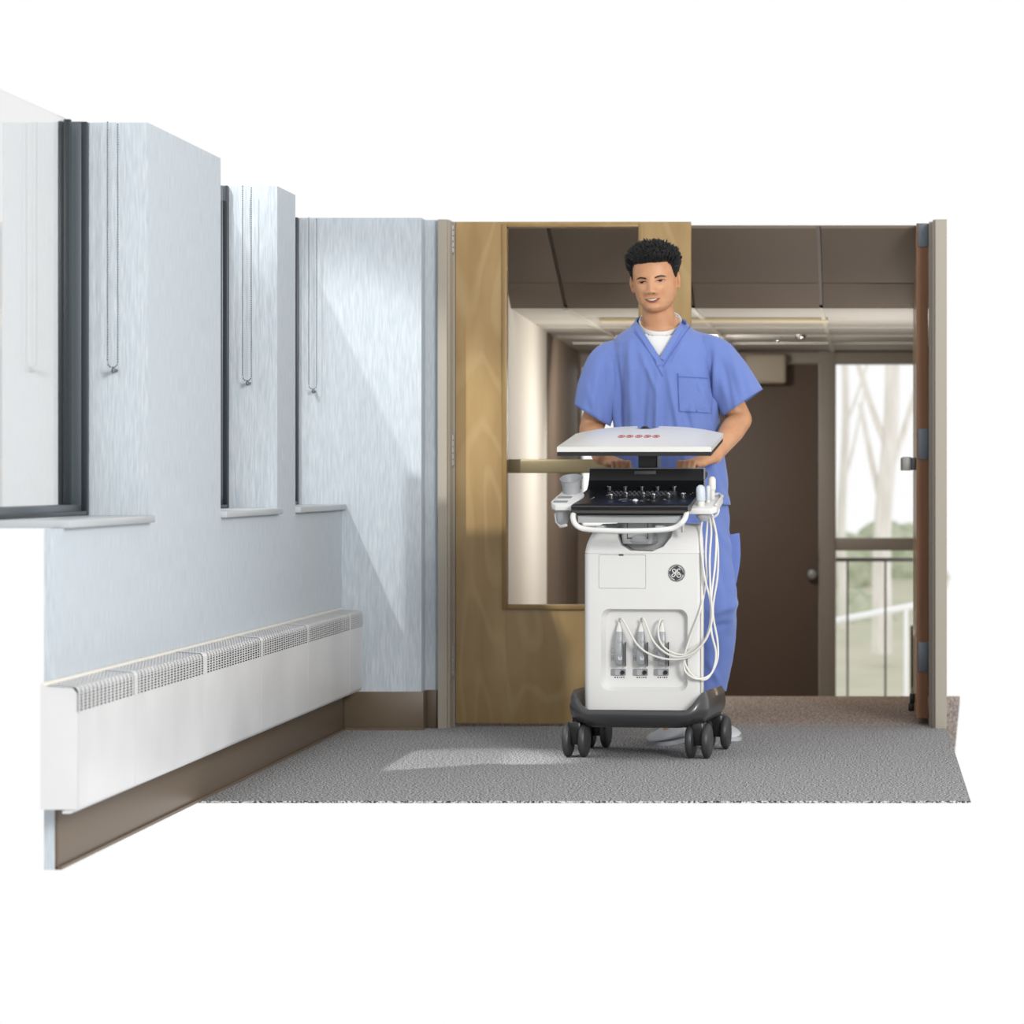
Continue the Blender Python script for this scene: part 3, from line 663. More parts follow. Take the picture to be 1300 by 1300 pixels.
for r_ in range(4):
    for k in range(15):
        p = deckpt(ux0+.09+k*.0155+(r_ % 2)*.006, .62+r_*.085); ky.box(p-Vector((.0055, .0055, .001)), p+Vector((.0055, .0055, .003)), .0008, 1)
        if rnd.random() < .7: kw.box(p+Vector((-.002, -.002, .003)), p+Vector((.001, .0, .0035)))
for k in range(16):
    a = rnd.uniform(0, 6.28); cxk = rnd.choice([lx(795, -.12), lx(817, -.12), lx(838, -.12)])
    p = deckpt(cxk+.020*math.cos(a), .25+.09*math.sin(a)); ky.box(p-Vector((.005, .005, .001)), p+Vector((.005, .005, .003)), .0008, 1); kw.box(p+Vector((-.003, -.001, .003)), p+Vector((.003, .001, .0035)))
for k in range(7):
    p = deckpt(lx(744, -.1)+.002*k+.01, .2+k*.05); kw.box(p, p+Vector((.004, .001, .001)))
for k in range(5):
    p = deckpt(lx(871, -.05)+.004*k, .45+k*.09); kw.box(p, p+Vector((.002, .006, .001)))
o = part(ky, 'keys', 'key', console, smooth=0); o['kind'] = 'stuff'
o = part(kw, 'key_legends', 'lgrey', console, smooth=0); o['kind'] = 'stuff'
part(MB().ell(deckpt(lx(808, -.13), .2)+Vector((0, 0, .002)), (.011, .011, .009)), 'trackball', 'chrome', console)
# under tray and handle
ut = MB().loft([[Vector((x, y, z)) for x, y, z in ((lx(733, DF), DF+.01, z_), (lx(862, DF), DF+.01, z_), (lx(862, DF)+.01, .04, z_+.04), (lx(733, DF)+.03, .04, z_+.04))] for z_ in (zf-.055, zf-.026)])
part(ut, 'console_tray', 'lgrey')
ah = L(0, 0, 0)
hy = -.28
hp = spline([L(729, 650, -.23), L(727.5, 657, hy+.02), L(731, 666, hy), L(742, 671.5, hy), L(770, 673.5, hy-.008), L(800, 674, hy-.01), L(835, 673, hy-.008), L(856, 670, hy), L(867, 662, hy), L(871, 654, hy+.03), L(871, 648, -.22)], 6)
part(MB().tube(hp, .0095, 12, flat=.85), 'front_handle', 'white')
for q in (757, 832): part(MB().box(L(q, 672, -.25), L(q+13, 667, -.2), .002), 'handle_clip', 'lgrey')
# rear handle the man holds
rb_y = .262; rb_z = .963
rh = spline([Vector((lx(762, .1), .09, zu-.06)), Vector((lx(762, .2), .2, rb_z-.02)), Vector((lx(770, rb_y)-.01, rb_y, rb_z)), Vector((0, rb_y, rb_z)), Vector((lx(888, rb_y)+.005, rb_y, rb_z)), Vector((lx(890, .2), .2, rb_z-.02)), Vector((lx(880, .1), .09, zu-.06))], 6)
part(MB().tube(rh, .013, 12), 'rear_handle', 'dgrey')
# monitor arm and monitor
part(MB().loft([[Vector((lx(p0, .13), .115, z)), Vector((lx(p1, .13), .115, z)), Vector((lx(p1, .13), .16, z)), Vector((lx(p0, .13), .16, z))] for p0, p1, z in ((812, 833, .80), (811.5, 833.5, lzp(820, 597, .13)), (811.5, 834.5, lzp(820, 574, .13)))]), 'monitor_arm', 'black')
part(MB().box((lx(834.5, .12), .113, .85), (lx(836, .12), .162, lzp(820, 576, .13)), .001), 'arm_trim', 'mgrey')
mf, mb_ = -.10, .20
mon = thing('m', None, None, (0, 0, 0), local=True); bpy.data.objects.remove(mon)
outline = [(707, 574, mf), (707, 567, mf+.01), (731, 549.5, mb_), ]
zA = lzp(805, 574, mf); zB = lzp(825, 541, mb_)
shell = MB(); NU = 24; rings = []
fxa, fxb = lx(707, mf), lx(903, mf); bxa, bxb = lx(731, mb_), lx(918.5, mb_)
def shell_pt(u, v):    # u -1..1 , v 0 front .. 1 back
    a = fxa+(bxa-fxa)*v; b2 = fxb+(bxb-fxb)*v
    xm, hw = (a+b2)/2, (b2-a)/2
    x = xm+hw*u; y = mf+(mb_-mf)*v
    edge = zA+.018+(lzp(820, 550.5, mb_)-zA-.018)*v
    dome = (zB-lzp(820, 550.5, mb_))*max(0, 1-abs(u)**2.6)*math.sin(math.pi/2*min(1, v*1.05))
    return Vector((x, y, edge+dome))
NV = 12
top = [[shell_pt(-1+2*i/NU, j/NV) for i in range(NU+1)] for j in range(NV+1)]
def under(p, t_=.0): return p
for j in range(NV+1):
    row_ = top[j]; v = j/NV
    zbot = zA+.001+(lzp(820, 556, mb_)-zA)*v
    rings.append([p.copy() for p in row_]+[Vector((p.x, p.y, zbot)) for p in reversed(row_)])
shell.loft(rings)
me_shell = shell.mesh()
cutn = MB().prism([(lx(808.5, .2), .17), (lx(811, .2), .25), (lx(834, .2), .25), (lx(838, .2), .17), (lx(830, .2), .14), (lx(812, .2), .14)], lambda u, v, w_: Vector((u, v, w_)), 1.0, 1.3).mesh()
me_shell = boolean(me_shell, [cutn])
ms = link('monitor_shell', me_shell, 'white2', cart, 40)
scr = MB().loft([[Vector((lx(707.5, mf), mf+.001, z)), Vector((lx(902.5, mf), mf+.001, z)), Vector((lx(918, mb_), mb_-.004, z+lzp(820, 556, mb_)-zA)), Vector((lx(731.5, mb_), mb_-.004, z+lzp(820, 556, mb_)-zA))] for z in (zA-.013, zA+.0)])
part(scr, 'monitor_bezel', 'blackm', ms)
hm = MB()
hz = lzp(824, 545.5, .165)-.005
hm.tube(spline([Vector((lx(805, .15), .15, hz-.006)), Vector((lx(812, .17), .17, hz)), Vector((lx(817, .17), .17, hz+.012)), Vector((lx(822, .17), .17, hz+.010))], 4), .006, 8)
hm.tube(spline([Vector((lx(820, .17), .17, hz+.012)), Vector((lx(825, .16), .16, hz+.002)), Vector((lx(829, .17), .17, hz)), Vector((lx(833, .17), .17, hz+.008))], 4), .007, 8)
part(hm, 'monitor_hinge', 'black')
part(MB().lathe([(.022, 0), (.022, .006), (.015, .014), (.002, .018)], Vector((lx(822, .18), .185, hz-.012)), seg=20).box(Vector((lx(812, .2), .16, hz-.016)), Vector((lx(833, .2), .2, hz-.006)), .002), 'hinge_cover', 'lgrey')
# red warning ovals printed on the shell
import mathutils
bv = BVHTree.FromPolygons([v.co for v in me_shell.vertices], [p.vertices[:] for p in me_shell.polygons])
def onshell(x, y):
    h = bv.ray_cast(Vector((x, y, 2)), Vector((0, 0, -1)))[0]; return (h if h else Vector((x, y, zA)))+Vector((0, 0, .0006))
for i, p in enumerate((789, 799.5, 811, 822, 833)):
    yy = mf+.125; xx = lx(p, yy); wv = MB()
    Rx, Ry = .0115, .016
    wv.tube([onshell(xx+Rx*math.cos(k*math.pi/12), yy+Ry*math.sin(k*math.pi/12)) for k in range(25)], .0012, 6)
    wv.tube([onshell(xx-Rx*.7, yy+Ry*.7), onshell(xx, yy), onshell(xx+Rx*.7, yy-Ry*.7)], .001, 6)
    pr_ = part(wv, 'warning_mark', 'red', ms)
    wv = MB(); wv.tube([onshell(xx-Rx*.4, yy-Ry*.3), onshell(xx+(-.2+.1*i)*Rx, yy+Ry*.3), onshell(xx+Rx*.45, yy-Ry*.1+Ry*.1*(i % 2))], .0012, 6)
    part(wv, 'warning_symbol', 'dgrey', pr_)
# cup holder side (left)
ly0 = -.10
tr = [(700, 640), (704, 632), (718, 627), (741, 627), (741, 640), (733, 647), (706, 648)]
def tray(name, pts, m, par=cart):
    t_ = MB()
    t_.loft([[Vector(q) for q in ring_] for ring_ in pts]); return part(t_, name, m, par)
def slab(pl, th, bev=.003):
    f_ = lambda u, v, w_: Vector((u, v, w_ + (v+.2)*.28))
    return MB().prism(pl, f_, 0, th, bev)
xl = lx(734, -.14)
zt = lzp(720, 640, -.18)
f_ = lambda u, v, w_: Vector((u, v, zt-.010+w_+(v+.19)*.26))
trl = part(MB().prism([(lx(701, -.19), -.19), (lx(704, -.2)+.004, -.205), (xl, -.205), (lx(741, -.08), -.07), (lx(738, .0), .0), (lx(717, 0), .0), (lx(699.5, -.16), -.16)], f_, -.008, .012, .003), 'left_holder_tray', 'white')
f3 = lambda u, v, w_: Vector((u, v, zt-.010+w_+(v+.19)*.26))
part(MB().prism(rrect(lx(709, -.1), lx(727, -.1), -.125, -.098, .006), f3, .010, .013), 'tray_slot', 'mgrey', trl)
part(MB().prism(rrect(lx(704, -.15), lx(722, -.15), -.18, -.155, .006), f3, .010, .013), 'tray_slot', 'mgrey', trl)
cup0 = L(725.5, 629, -.05)
hgt = lzp(725, 607, -.05)-cup0.z
cup = MB().loft([[Vector((cup0.x+r*math.cos(a), cup0.y+r*math.sin(a), cup0.z+h+k_*r*math.sin(a)*.35)) for a in [2*math.pi*j/28 for j in range(28)]] for r, h, k_ in ((.027, -.01, 0), (.0285, 0, 0), (.031, hgt*.5, .3), (.038, hgt*.95, .9), (.0405, hgt, 1), (.039, hgt+.001, 1), (.034, hgt*.85, .8), (.027, hgt*.4, .2), (.024, .004, 0))])
part(cup, 'gel_cup_holder', mat('cup_grey', (178, 181, 184), .4))
g0 = L(714, 660, -.16)
part(MB().loft([[g0+Vector((r*math.cos(a), r*.9*math.sin(a), h)) for a in [2*math.pi*j/20 for j in range(20)]] for r, h in ((.010, -.02), (.018, -.012), (.021, .0), (.024, .03), (.026, .044))]), 'lower_holder', 'lgrey')
part(MB().caps([g0+Vector((-.022, 0, .018)), g0+Vector((-.019, 0, -.006)), g0+Vector((-.004, -.01, -.022)), g0+Vector((.014, -.01, -.018))], .006, 10), 'holder_hook', 'white')
# probe holder (right)
zr = lzp(890, 646, -.16)
fr_ = lambda u, v, w_: Vector((u, v, zr-.006+w_+(v+.18)*.2))
pl = [(lx(872, -.17), -.19), (lx(905, -.17), -.19), (lx(911, -.15), -.165), (lx(918, -.02), -.02), (lx(912, 0), .015), (lx(888, 0), .01), (lx(884, -.05), -.04)]
prt = part(MB().prism(pl, fr_, -.010, .010, .003), 'probe_tray', 'white')
part(MB().tube([fr_(*p, .016) for p in [(lx(884, -.05), -.04), (lx(888, 0), .01), (lx(912, 0), .015), (lx(917, -.02), -.02), (lx(910, -.15), -.16)]], .005, 8), 'tray_rim', 'white', prt)
for p0 in (L(893, 648, -.15),):
    part(MB().loft([[p0+Vector((r*math.cos(a), r*math.sin(a), h)) for a in [2*math.pi*j/24 for j in range(24)]] for r, h in ((.012, -.036), (.020, -.028), (.025, -.018), (.027, .0))]), 'probe_cup', 'lgrey')
part(MB().tube(spline([L(909, 641, -.1), L(912, 645, -.1), L(911, 652, -.1), L(906, 656, -.1), L(903, 652, -.1)], 5), .0045, 8), 'cable_hook', 'white')

# ------------------------------------------------------------------ PROBES with cables (things on the cart)
def LW(p, r, y): return world(L(p, r, y))
def probe(label, body_pts, radii, tipm, cab, conn_px, headlen):
    base = LW(*body_pts[0])
    t_ = thing('ultrasound_probe', label, 'ultrasound probe', base, 'ultrasound probes on the cart')
    bp_ = [LW(*q) for q in body_pts]
    MB().caps(bp_, radii, 14).build('handle', 'cable', t_)
    a, b_ = bp_[-2], bp_[-1]
    MB().caps([a.lerp(b_, .15), b_.lerp(b_+(b_-a)*.1, .5)], radii[-1]*1.04, 14).build('probe_head', tipm, t_)
    MB().tube(spline([LW(*q) for q in cab], 7), .0036, 8).build('cable', 'cable', t_)
    k = MB(); x = conn_px; CR = RW-.004
    def ring(row, hw, y0, y1): 
        z = lzp(x, row, CR); cx_ = lx(x, CR)
        return [world(Vector((cx_+u, v, z))) for u, v in rrect(-hw, hw, y0, y1, .003, 2)]
    k.loft([ring(844, .0105, CR-.028, CR), ring(842, .012, CR-.032, CR), ring(825, .012, CR-.036, CR), ring(808, .0105, CR-.03, CR), ring(801.5, .0095, CR-.024, CR-.004)])
    ko = k.build('connector', 'conn', t_)
    MB().loft([ring(802, .0095, CR-.023, CR-.004), ring(797, .0075, CR-.020, CR-.006), ring(792, .004, CR-.017, CR-.009), ring(788, .003, CR-.015, CR-.010)]).build('strain_relief', 'cable', ko)
    MB().box(world(L(x+6.3, 846, CR-.02)), world(L(x+7.8, 815, CR-.002)), .0008).build('connector_lever', 'blackm', ko)
    MB().box(world(L(x-2.5, 838, CR-.0345)), world(L(x+2.5, 833, CR-.030)), .0008).build('connector_tab', 'pblue', ko)
    MB().lathe([(.005, 0), (.004, .002)], world(L(x, 814.5, CR-.0325)), (0, -1, 0), 12).build('connector_button', 'lgrey', ko)
fy = -.24
probe('white ultrasound probe with pale blue cap, nearest in the right holder', [(890, 650, -.15), (890, 636, -.15), (889.5, 622, -.15)], [.0105, .0130, .0150], 'pblue',
      [(787, 790, RW-.016), (786, 786, RW-.022), (790, 786, RW-.035), (797, 798, BF-.01), (808, 817, BF-.02), (822, 829, BF-.025), (842, 836, BF-.028), (862, 837, BF-.03), (878, 832, BF-.03), (892, 818, BF-.03), (901, 795, BF-.02), (902, 765, BF-.02), (895, 735, BF-.02), (891, 705, BF-.01), (889, 680, -.15), (892, 658, -.15)], 787, 0)
probe('thin pale blue ultrasound probe, middle of the three in the right holder', [(899, 652, -.09), (899, 636, -.09), (899, 620, -.09)], [.006, .007, .0075], 'pblue',
      [(815, 790, RW-.016), (814, 786, RW-.022), (817, 785.5, RW-.035), (822, 797, BF-.01), (829, 813, BF-.02), (841, 826, BF-.024), (858, 834, BF-.03), (878, 830, BF-.035), (896, 812, BF-.035), (904, 785, BF-.03), (902, 750, BF-.02), (901, 710, -.14), (903, 675, -.12), (901, 655, -.1), (905, 658, -.1), (911, 690, -.1), (911, 730, -.1), (905, 775, -.12), (911, 815, -.13), (910, 840, -.14), (897, 862, -.17), (880, 858, BF-.02), (869, 838, BF-.02), (876, 810, BF-.015), (889, 775, BF-.01), (897, 735, -.14), (896, 700, -.12), (899, 652, -.09)], 815, 0)
probe('white round-headed ultrasound probe, farthest back in the right holder', [(905, 640, -.03), (904, 622, -.03), (904, 610, -.03)], [.0085, .0095, .0125], 'cable',
      [(842, 790, RW-.016), (841, 786, RW-.022), (838, 788, RW-.035), (835.5, 800, BF-.01), (838, 814, BF-.016), (847, 825, BF-.02), (862, 831, BF-.02), (874, 829, BF-.02), (886, 818, BF-.03), (870, 832, BF-.02), (870, 852, BF-.02), (885, 862, BF-.02), (903, 855, -.16), (909, 830, -.15), (903, 800, -.15), (903, 760, -.14), (908, 715, -.12), (909, 680, -.1), (904, 660, -.06), (905, 640, -.03)], 841.5, 0)

# ------------------------------------------------------------------ THE MAN
YM = 11.92
man = thing('person', 'man in blue scrubs with short black hair, smiling and pushing the ultrasound machine', 'person', (-.72, YM, 0))
def MW(p, r, D): return P(p, r, D)
HC = Vector((WX(832.5, YM), YM-.035, WZ(356.5, YM)))       # head centre
HM = Matrix.Translation(HC) @ Matrix.Rotation(math.radians(-5), 4, 'Y') @ Matrix.Rotation(math.radians(-7), 4, 'Z') @ Matrix.Rotation(math.radians(3), 4, 'X')
Wt = [(-1, .014), (-.94, .036), (-.84, .0515), (-.65, .0655), (-.45, .0725), (-.2, .0765), (.1, .0775), (.4, .077), (.6, .073), (.75, .063), (.88, .045), (.96, .026), (1, .006)]
Ft = [(-1, .050), (-.94, .074), (-.84, .083), (-.65, .086), (-.45, .087), (-.2, .088), (.1, .089), (.4, .088), (.6, .082), (.75, .070), (.88, .048), (.96, .026), (1, .006)]
Bt = [(-1, -.030), (-.94, -.02), (-.84, .0), (-.65, .03), (-.45, .065), (-.2, .088), (.1, .1), (.4, .102), (.6, .096), (.75, .083), (.88, .058), (.96, .032), (1, .006)]
def g2(x, z, cx, cz, sx, sz): return math.exp(-((x-cx)/sx)**2/2-((z-cz)/sz)**2/2)
def face_disp(x, z):
    d_ = 0; ax = abs(x)
    # nose
    if z > -.042: d_ += math.exp(-(x/.0095)**2/2)*interp([(-.042, .026), (-.03, .022), (-.01, .013), (.008, .005), (.025, .001)], z)
    else: d_ += math.exp(-(x/.0095)**2/2)*.026*math.exp(-((z+.042)/.0045)**2/2)
    d_ += .014*g2(ax, z, .0175, -.044, .006, .006)
    d_ -= .0105*g2(ax, z, .031, -.002, .013, .0095)
    d_ += .004*g2(ax, z, .030, .014, .018, .006)
    d_ += .006*g2(ax, z, .042, -.030, .015, .016)
    d_ -= .0045*g2(ax, z, .036, -.058, .004, .014)
    d_ += .006*g2(x, z, 0, -.068, .022, .011)
    d_ -= .004*g2(x, z, 0, -.084, .018, .005)
    d_ += .006*g2(x, z, 0, -.102, .016, .010)
    return d_
HH = .116
def head_pt(a, t, k=1.0):
    W_, F_, B_ = interp(Wt, t), interp(Ft, t), interp(Bt, t)
    c, s = math.cos(a), math.sin(a); e = 2/2.25
    x = W_*math.copysign(abs(c)**e, c)
    y = -F_*abs(s)**e if s < 0 else B_*abs(s)**e
    if t < -.6 and s > 0: y = B_*abs(s)**e
    z = t*HH
    if s < -.02: y -= face_disp(x, z)*min(1, abs(s)*3)
    # jaw underside rises backwards
    if t < -.5: z += .03*max(0, (y+.03)/.1)*(-t-.5)*2
    return Vector((x*k, y*k, z*k))
hd = MB(); SEG = 72; TR = 64
ts = [math.sin(math.pi*(i/(TR)-.5)*.995) for i in range(TR+1)]
hd.loft([[head_pt(2*math.pi*j/SEG, t) for j in range(SEG)] for t in ts])
hmesh = hd.mesh()
hbv = BVHTree.FromPolygons([v.co for v in hmesh.vertices], [p.vertices[:] for p in hmesh.polygons])
def fpt(x, z, off=.0):
    h = hbv.ray_cast(Vector((x, -.3, z)), Vector((0, 1, 0)))[0]
    return (h if h else Vector((x, -.05, z)))+Vector((0, -off, 0))
body = MB()
me_t = hmesh.copy(); me_t.transform(HM); body.bm.from_mesh(me_t)
# ears
for sx in (-1, 1):
    e = MB()
    q = Matrix.Rotation(sx*math.radians(24), 3, 'Z')
    e.ell((sx*.083, .004, -.004), (.0075, .0175, .030), 16, 12, q)
    e.ell((sx*.083, .000, -.028), (.006, .009, .012), 12, 8, q)
    me_e = e.mesh(); me_e.transform(HM); body.bm.from_mesh(me_e)
# neck, torso
NB = Vector((WX(838, YM), YM+.005, 1.455))
body.caps([HC+Vector((.003, .022, -.03)), HC+Vector((.006, .02, -.09)), NB+Vector((0, 0, .02)), NB-Vector((0, 0, .05))], [.052, .056, .063, .075], 20)
def oval(cx, cy, z, a, b, n=40, e=2.3, tilt=0):
    out = []
    for j in range(n):
        t_ = 2*math.pi*j/n; c, s = math.cos(t_), math.sin(t_)
        x = a*math.copysign(abs(c)**(2/e), c); out.append(Vector((cx+x, cy+b*math.copysign(abs(s)**(2/e), s), z+tilt*x)))
    return out
torso = [(.86, -.712, .16, .105), (.95, -.712, .165, .11), (1.1, -.715, .155, .105), (1.25, -.728, .175, .115), (1.36, -.735, .165, .10), (1.41, -.737, .145, .085), (1.45, -.737, .11, .066), (1.485, -.737, .07, .055)]
body.loft([oval(cx, YM, z, a, b_) for z, cx, a, b_ in torso])
SHR = Vector((-.560, YM, 1.380)); SHL = Vector((-.912, YM, 1.358))
ELR = Vector((WX(939.5, YM), YM-.02, WZ(533, YM))); ELL = Vector((WX(751, YM), YM-.02, WZ(546, YM)))
WRR = P(906, 579, 11.69); WRL = P(763, 580, 11.70)
for q in (-1, 1): body.caps([NB+Vector((q*.022, .008, .045)), NB+Vector((q*.10, .008, -.035))], [.044, .040], 18)
body.caps([SHR, SHR.lerp(ELR, .5), ELR], [.046, .047, .044], 18)
body.caps([SHL, SHL.lerp(ELL, .5), ELL], [.046, .047, .044], 18)
body.caps([ELR, ELR.lerp(WRR, .3), ELR.lerp(WRR, .7), WRR], [.044, .045, .035, .029], 18)
body.caps([ELL, ELL.lerp(WRL, .3), ELL.lerp(WRL, .7), WRL], [.044, .045, .035, .029], 18)
# hands gripping the rear handle
def bar_at(X):
    x_ = (X-CX+rb_y*sT)/cT; return world(Vector((x_, rb_y, rb_z)))
def hand(wrist, pxs, sgn):
    xs_ = [WX(p, 11.60) for p in pxs]; mid = sum(xs_)/4
    mcps = []
    lens = [1.0, 1.06, 1.0, .86]
    for i, x in enumerate(xs_):
        b_ = bar_at(x); l = lens[i]
        mcp = b_+Vector((sgn*.016, .034, .030+.003*(i in (1, 2)))); pip = b_+Vector((sgn*.004, -.016*l, .036))
        dip = b_+Vector((0, -.030*l, .012)); tip = b_+Vector((sgn*.002, -.022, -.014))
        body.caps([mcp, mcp.lerp(pip, .5)+Vector((0, 0, .0015)), pip], [.0108, .0096, .0098], 12)
        body.caps([pip, dip], [.0096, .0088], 12); body.caps([dip, tip], [.0086, .0076], 12)
        mcps.append(mcp)
    for i, m_ in enumerate(mcps):
        body.caps([wrist+Vector((0, 0, -.002))+(mcps[i]-mcps[1])*.35, m_], [.019, .0125], 14)
    body.ell((wrist+mcps[1]+mcps[2])/3+Vector((0, .004, -.008)), (.036, .032, .017), 16, 10)
    # thumb leaves the palm side and closes under the bar
    b_ = bar_at(xs_[0]-sgn*.018)
    base = wrist.lerp(mcps[0], .45)+Vector((-sgn*.010, 0, -.012))
    body.caps([base, b_+Vector((0, .026, -.004)), b_+Vector((-sgn*.002, .006, -.024)), b_+Vector((-sgn*.004, -.014, -.026))], [.016, .013, .0115, .0095], 12)
hand(WRR, (861, 867.2, 873.4, 879.6), 1)
hand(WRL, (799, 792.5, 786, 779.5), -1)
# legs
HR = Vector((-.64, YM, .88)); HL = Vector((-.79, YM, .88))
KR = Vector((-.565, 11.90, .48)); KL = Vector((-.74, 11.80, .48))
AR = Vector((-.553, 12.02, .12)); AL = Vector((-.655, 11.865, .10))
for h_, k_, a_ in ((HR, KR, AR), (HL, KL, AL)):
    body.caps([h_, h_.lerp(k_, .5), k_], [.085, .07, .055], 18); body.caps([k_, k_.lerp(a_, .35), a_], [.054, .052, .036], 18)
# feet: same directions as shoes
TR_ = Vector((WX(931, 11.9), 11.90, .03)); TL_ = P(831, 943, 11.66); TL_.z = .03
body.caps([Vector((AR.x, AR.y+.02, .045)), Vector((AR.x, AR.y, .044)).lerp(Vector((TR_.x, TR_.y, .036)), .6)], [.028, .018], 14)
body.caps([Vector((AL.x, AL.y+.01, .045)), Vector((AL.x, AL.y, .044)).lerp(Vector((TL_.x, TL_.y, .036)), .6)], [.028, .018], 14)
bme = remesh(body.mesh(), .0036, 3, .5)
bodyo = link('body', bme, 'skin', man, 180)

# face parts
def patch(name, pts, off, m, par, thick=.002, M_=HM, fp=fpt):
    c = Vector((sum(p[0] for p in pts)/len(pts), sum(p[1] for p in pts)/len(pts)))
    mb = MB(); rings = []
    for k in (0, .02, .35, .7, 1.0):
        o2 = -.002 if k == 0 else off
    def ringf(k, o2): return [M_ @ fp(c[0]+(p[0]-c[0])*k, c[1]+(p[1]-c[1])*k, o2) for p in pts]
    rings = [ringf(1.0, -thick), ringf(1.0, off*.4), ringf(.85, off), ringf(.5, off*1.15), ringf(.05, off*1.25)]
    mb.loft(rings, cap=True)
    return mb.build(name, m, par, smooth=70)
def almond(cx, cz, w_, hu, hd_, tilt=0, n=12, curve=0):
    out = []
    for k in range(n+1):
        t_ = -1+2*k/n; out.append((cx+w_*t_, cz+hu*(1-t_*t_)+tilt*t_+curve*t_*t_))
    for k in range(n-1, 0, -1):
        t_ = -1+2*k/n; out.append((cx+w_*t_, cz-hd_*(1-t_*t_)+tilt*t_+curve*t_*t_))
    return out
for sx in (-1, 1):
    ex = .0335*sx
    patch('eyelid', almond(ex, -.005, .0205, .0090, .0065, .0008*sx), .0012, 'lidskin', bodyo)
    ey = patch('eye', almond(ex, -.0053, .0160, .0028, .0024, .0008*sx), .0026, 'eyew', bodyo)
    patch('iris', almond(ex-.001, -.0050, .0095, .0032, .0028), .0034, 'iris', ey)
    patch('eyelashes', almond(ex, -.0032, .0185, .0036, -.0004, .0008*sx), .0038, 'lid', ey)
    bp_ = [(ex-sx*.018, .0160), (ex-sx*.008, .0195), (ex+sx*.004, .0215), (ex+sx*.014, .0195), (ex+sx*.023, .013), (ex+sx*.013, .0150), (ex+sx*.004, .0160), (ex-sx*.008, .0135), (ex-sx*.018, .0110)]; bp_ = [(a_, b_-.006) for a_, b_ in bp_]
    patch('eyebrow', bp_, .0014, 'brow', bodyo)
lp = patch('lips', almond(0, -.0705, .0305, .0070, .0115, 0, 14, .006), .0012, 'lips', bodyo)
patch('mouth_line', almond(0, -.0695, .0270, .0042, .0060, 0, 14, .005), .0022, 'lid', lp)
patch('teeth', almond(0, -.0695, .0215, .0030, .0040, 0, 12, .0042), .0030, 'teeth', lp)
for sx in (-1, 1): patch('nostril', almond(sx*.0085, -.0475, .0038, .0018, .0014), .0010, 'lid', bodyo)

# hair: shell with quiff plus tapered locks
def hairline(a):      # lowest height of the hair (head-local z) for azimuth a
    s = math.sin(a); c = abs(math.cos(a))
    if s < 0:
        f = -s
        return interp([(0, -.010), (.25, .010), (.45, .045), (.65, .060), (1, .063)], f)
    return interp([(0, -.012), (.25, -.02), (.6, -.055), (1, -.07)], s)
def hl_at(a): return hairline(a)+(.004*noise.noise(Vector((a*5, 1.3, 0)))+.003*math.sin(a*2.0+1))*(1 if math.sin(a) < -.3 else .3)
def thick(a, p):
    z = p.z; side = abs(math.cos(a)); fr = max(0, -math.sin(a))
    th = .003+.011*max(0, min(1, (z+.0)/.045))+.006*side*max(0, min(1, (z-.02)/.03))
    return th+max(0, min(1, (z-.05)/.03))*(.001+.010*fr)
hr = MB(); rings = []
for i in range(46):
    t = min(-.62+1.62*math.sin(math.pi/2*i/45), .998)
    ring = []
    for j in range(120):
        a = 2*math.pi*j/120; p = head_pt(a, t); z = t*HH; up = max(0, min(1, (z-hl_at(a))/.010))
        dirn = Vector((p.x, p.y*.9, max(0, p.z)*.9)).normalized()
        groove = .0028*noise.noise(Vector((math.atan2(p.x, p.y+.02)*14, p.z*10, 0)))+.0035*noise.noise(Vector((p.x*70, p.y*60, p.z*25)))
        ring.append(HM @ (p+dirn*(thick(a, p)*up+groove*up) if up > 0 else p*.93))
    rings.append(ring)
hr.loft(rings)
rnd = random.Random(11)
for k in range(900):
    a = rnd.uniform(math.pi*.95, math.pi*2.05) if k % 3 else rnd.uniform(0, 2*math.pi)
    t = rnd.uniform(.30, .97); p = head_pt(a, t)
    if p.z < hl_at(a)+.004: continue
    fr = max(0, -math.sin(a)); th = thick(a, p)
    dirn = Vector((p.x, p.y*.9, max(0, p.z)*.9)).normalized()
    sweep = Vector((-.010*fr+p.x*.10*(p.z > .05), .006+.004*rnd.random(), .008+.005*rnd.random()))*(.4+.9*rnd.random())
    b0 = p+dirn*th*.55+Vector((0, 0, -.006*fr)); b1 = p+dirn*(th+.0015); b2 = b1+sweep*.55+dirn*.002; b3 = b1+sweep+dirn*rnd.uniform(-.001, .0035)
    hr.tube([HM @ q for q in (b0, b1, b2, b3)], [.0030, .0034, .0024, .0003], 5)
hr.build('hair', 'hair', bodyo, smooth=60)

# ------------------------------------------------------------------ clothes
def folds(me, fn):
    nr = [v.normal.copy() for v in me.vertices]
    for v, n in zip(me.vertices, nr): v.co += n*fn(v.co, n)
def delete_faces(me, test):
    b_ = bmesh.new(); b_.from_mesh(me)
    kill = [f for f in b_.faces if test(f.calc_center_median(), f.normal)]
    bmesh.ops.delete(b_, geom=kill, context='FACES'); b_.to_mesh(me); b_.free()
def bvh(me): return BVHTree.FromPolygons([v.co for v in me.vertices], [p.vertices[:] for p in me.polygons])
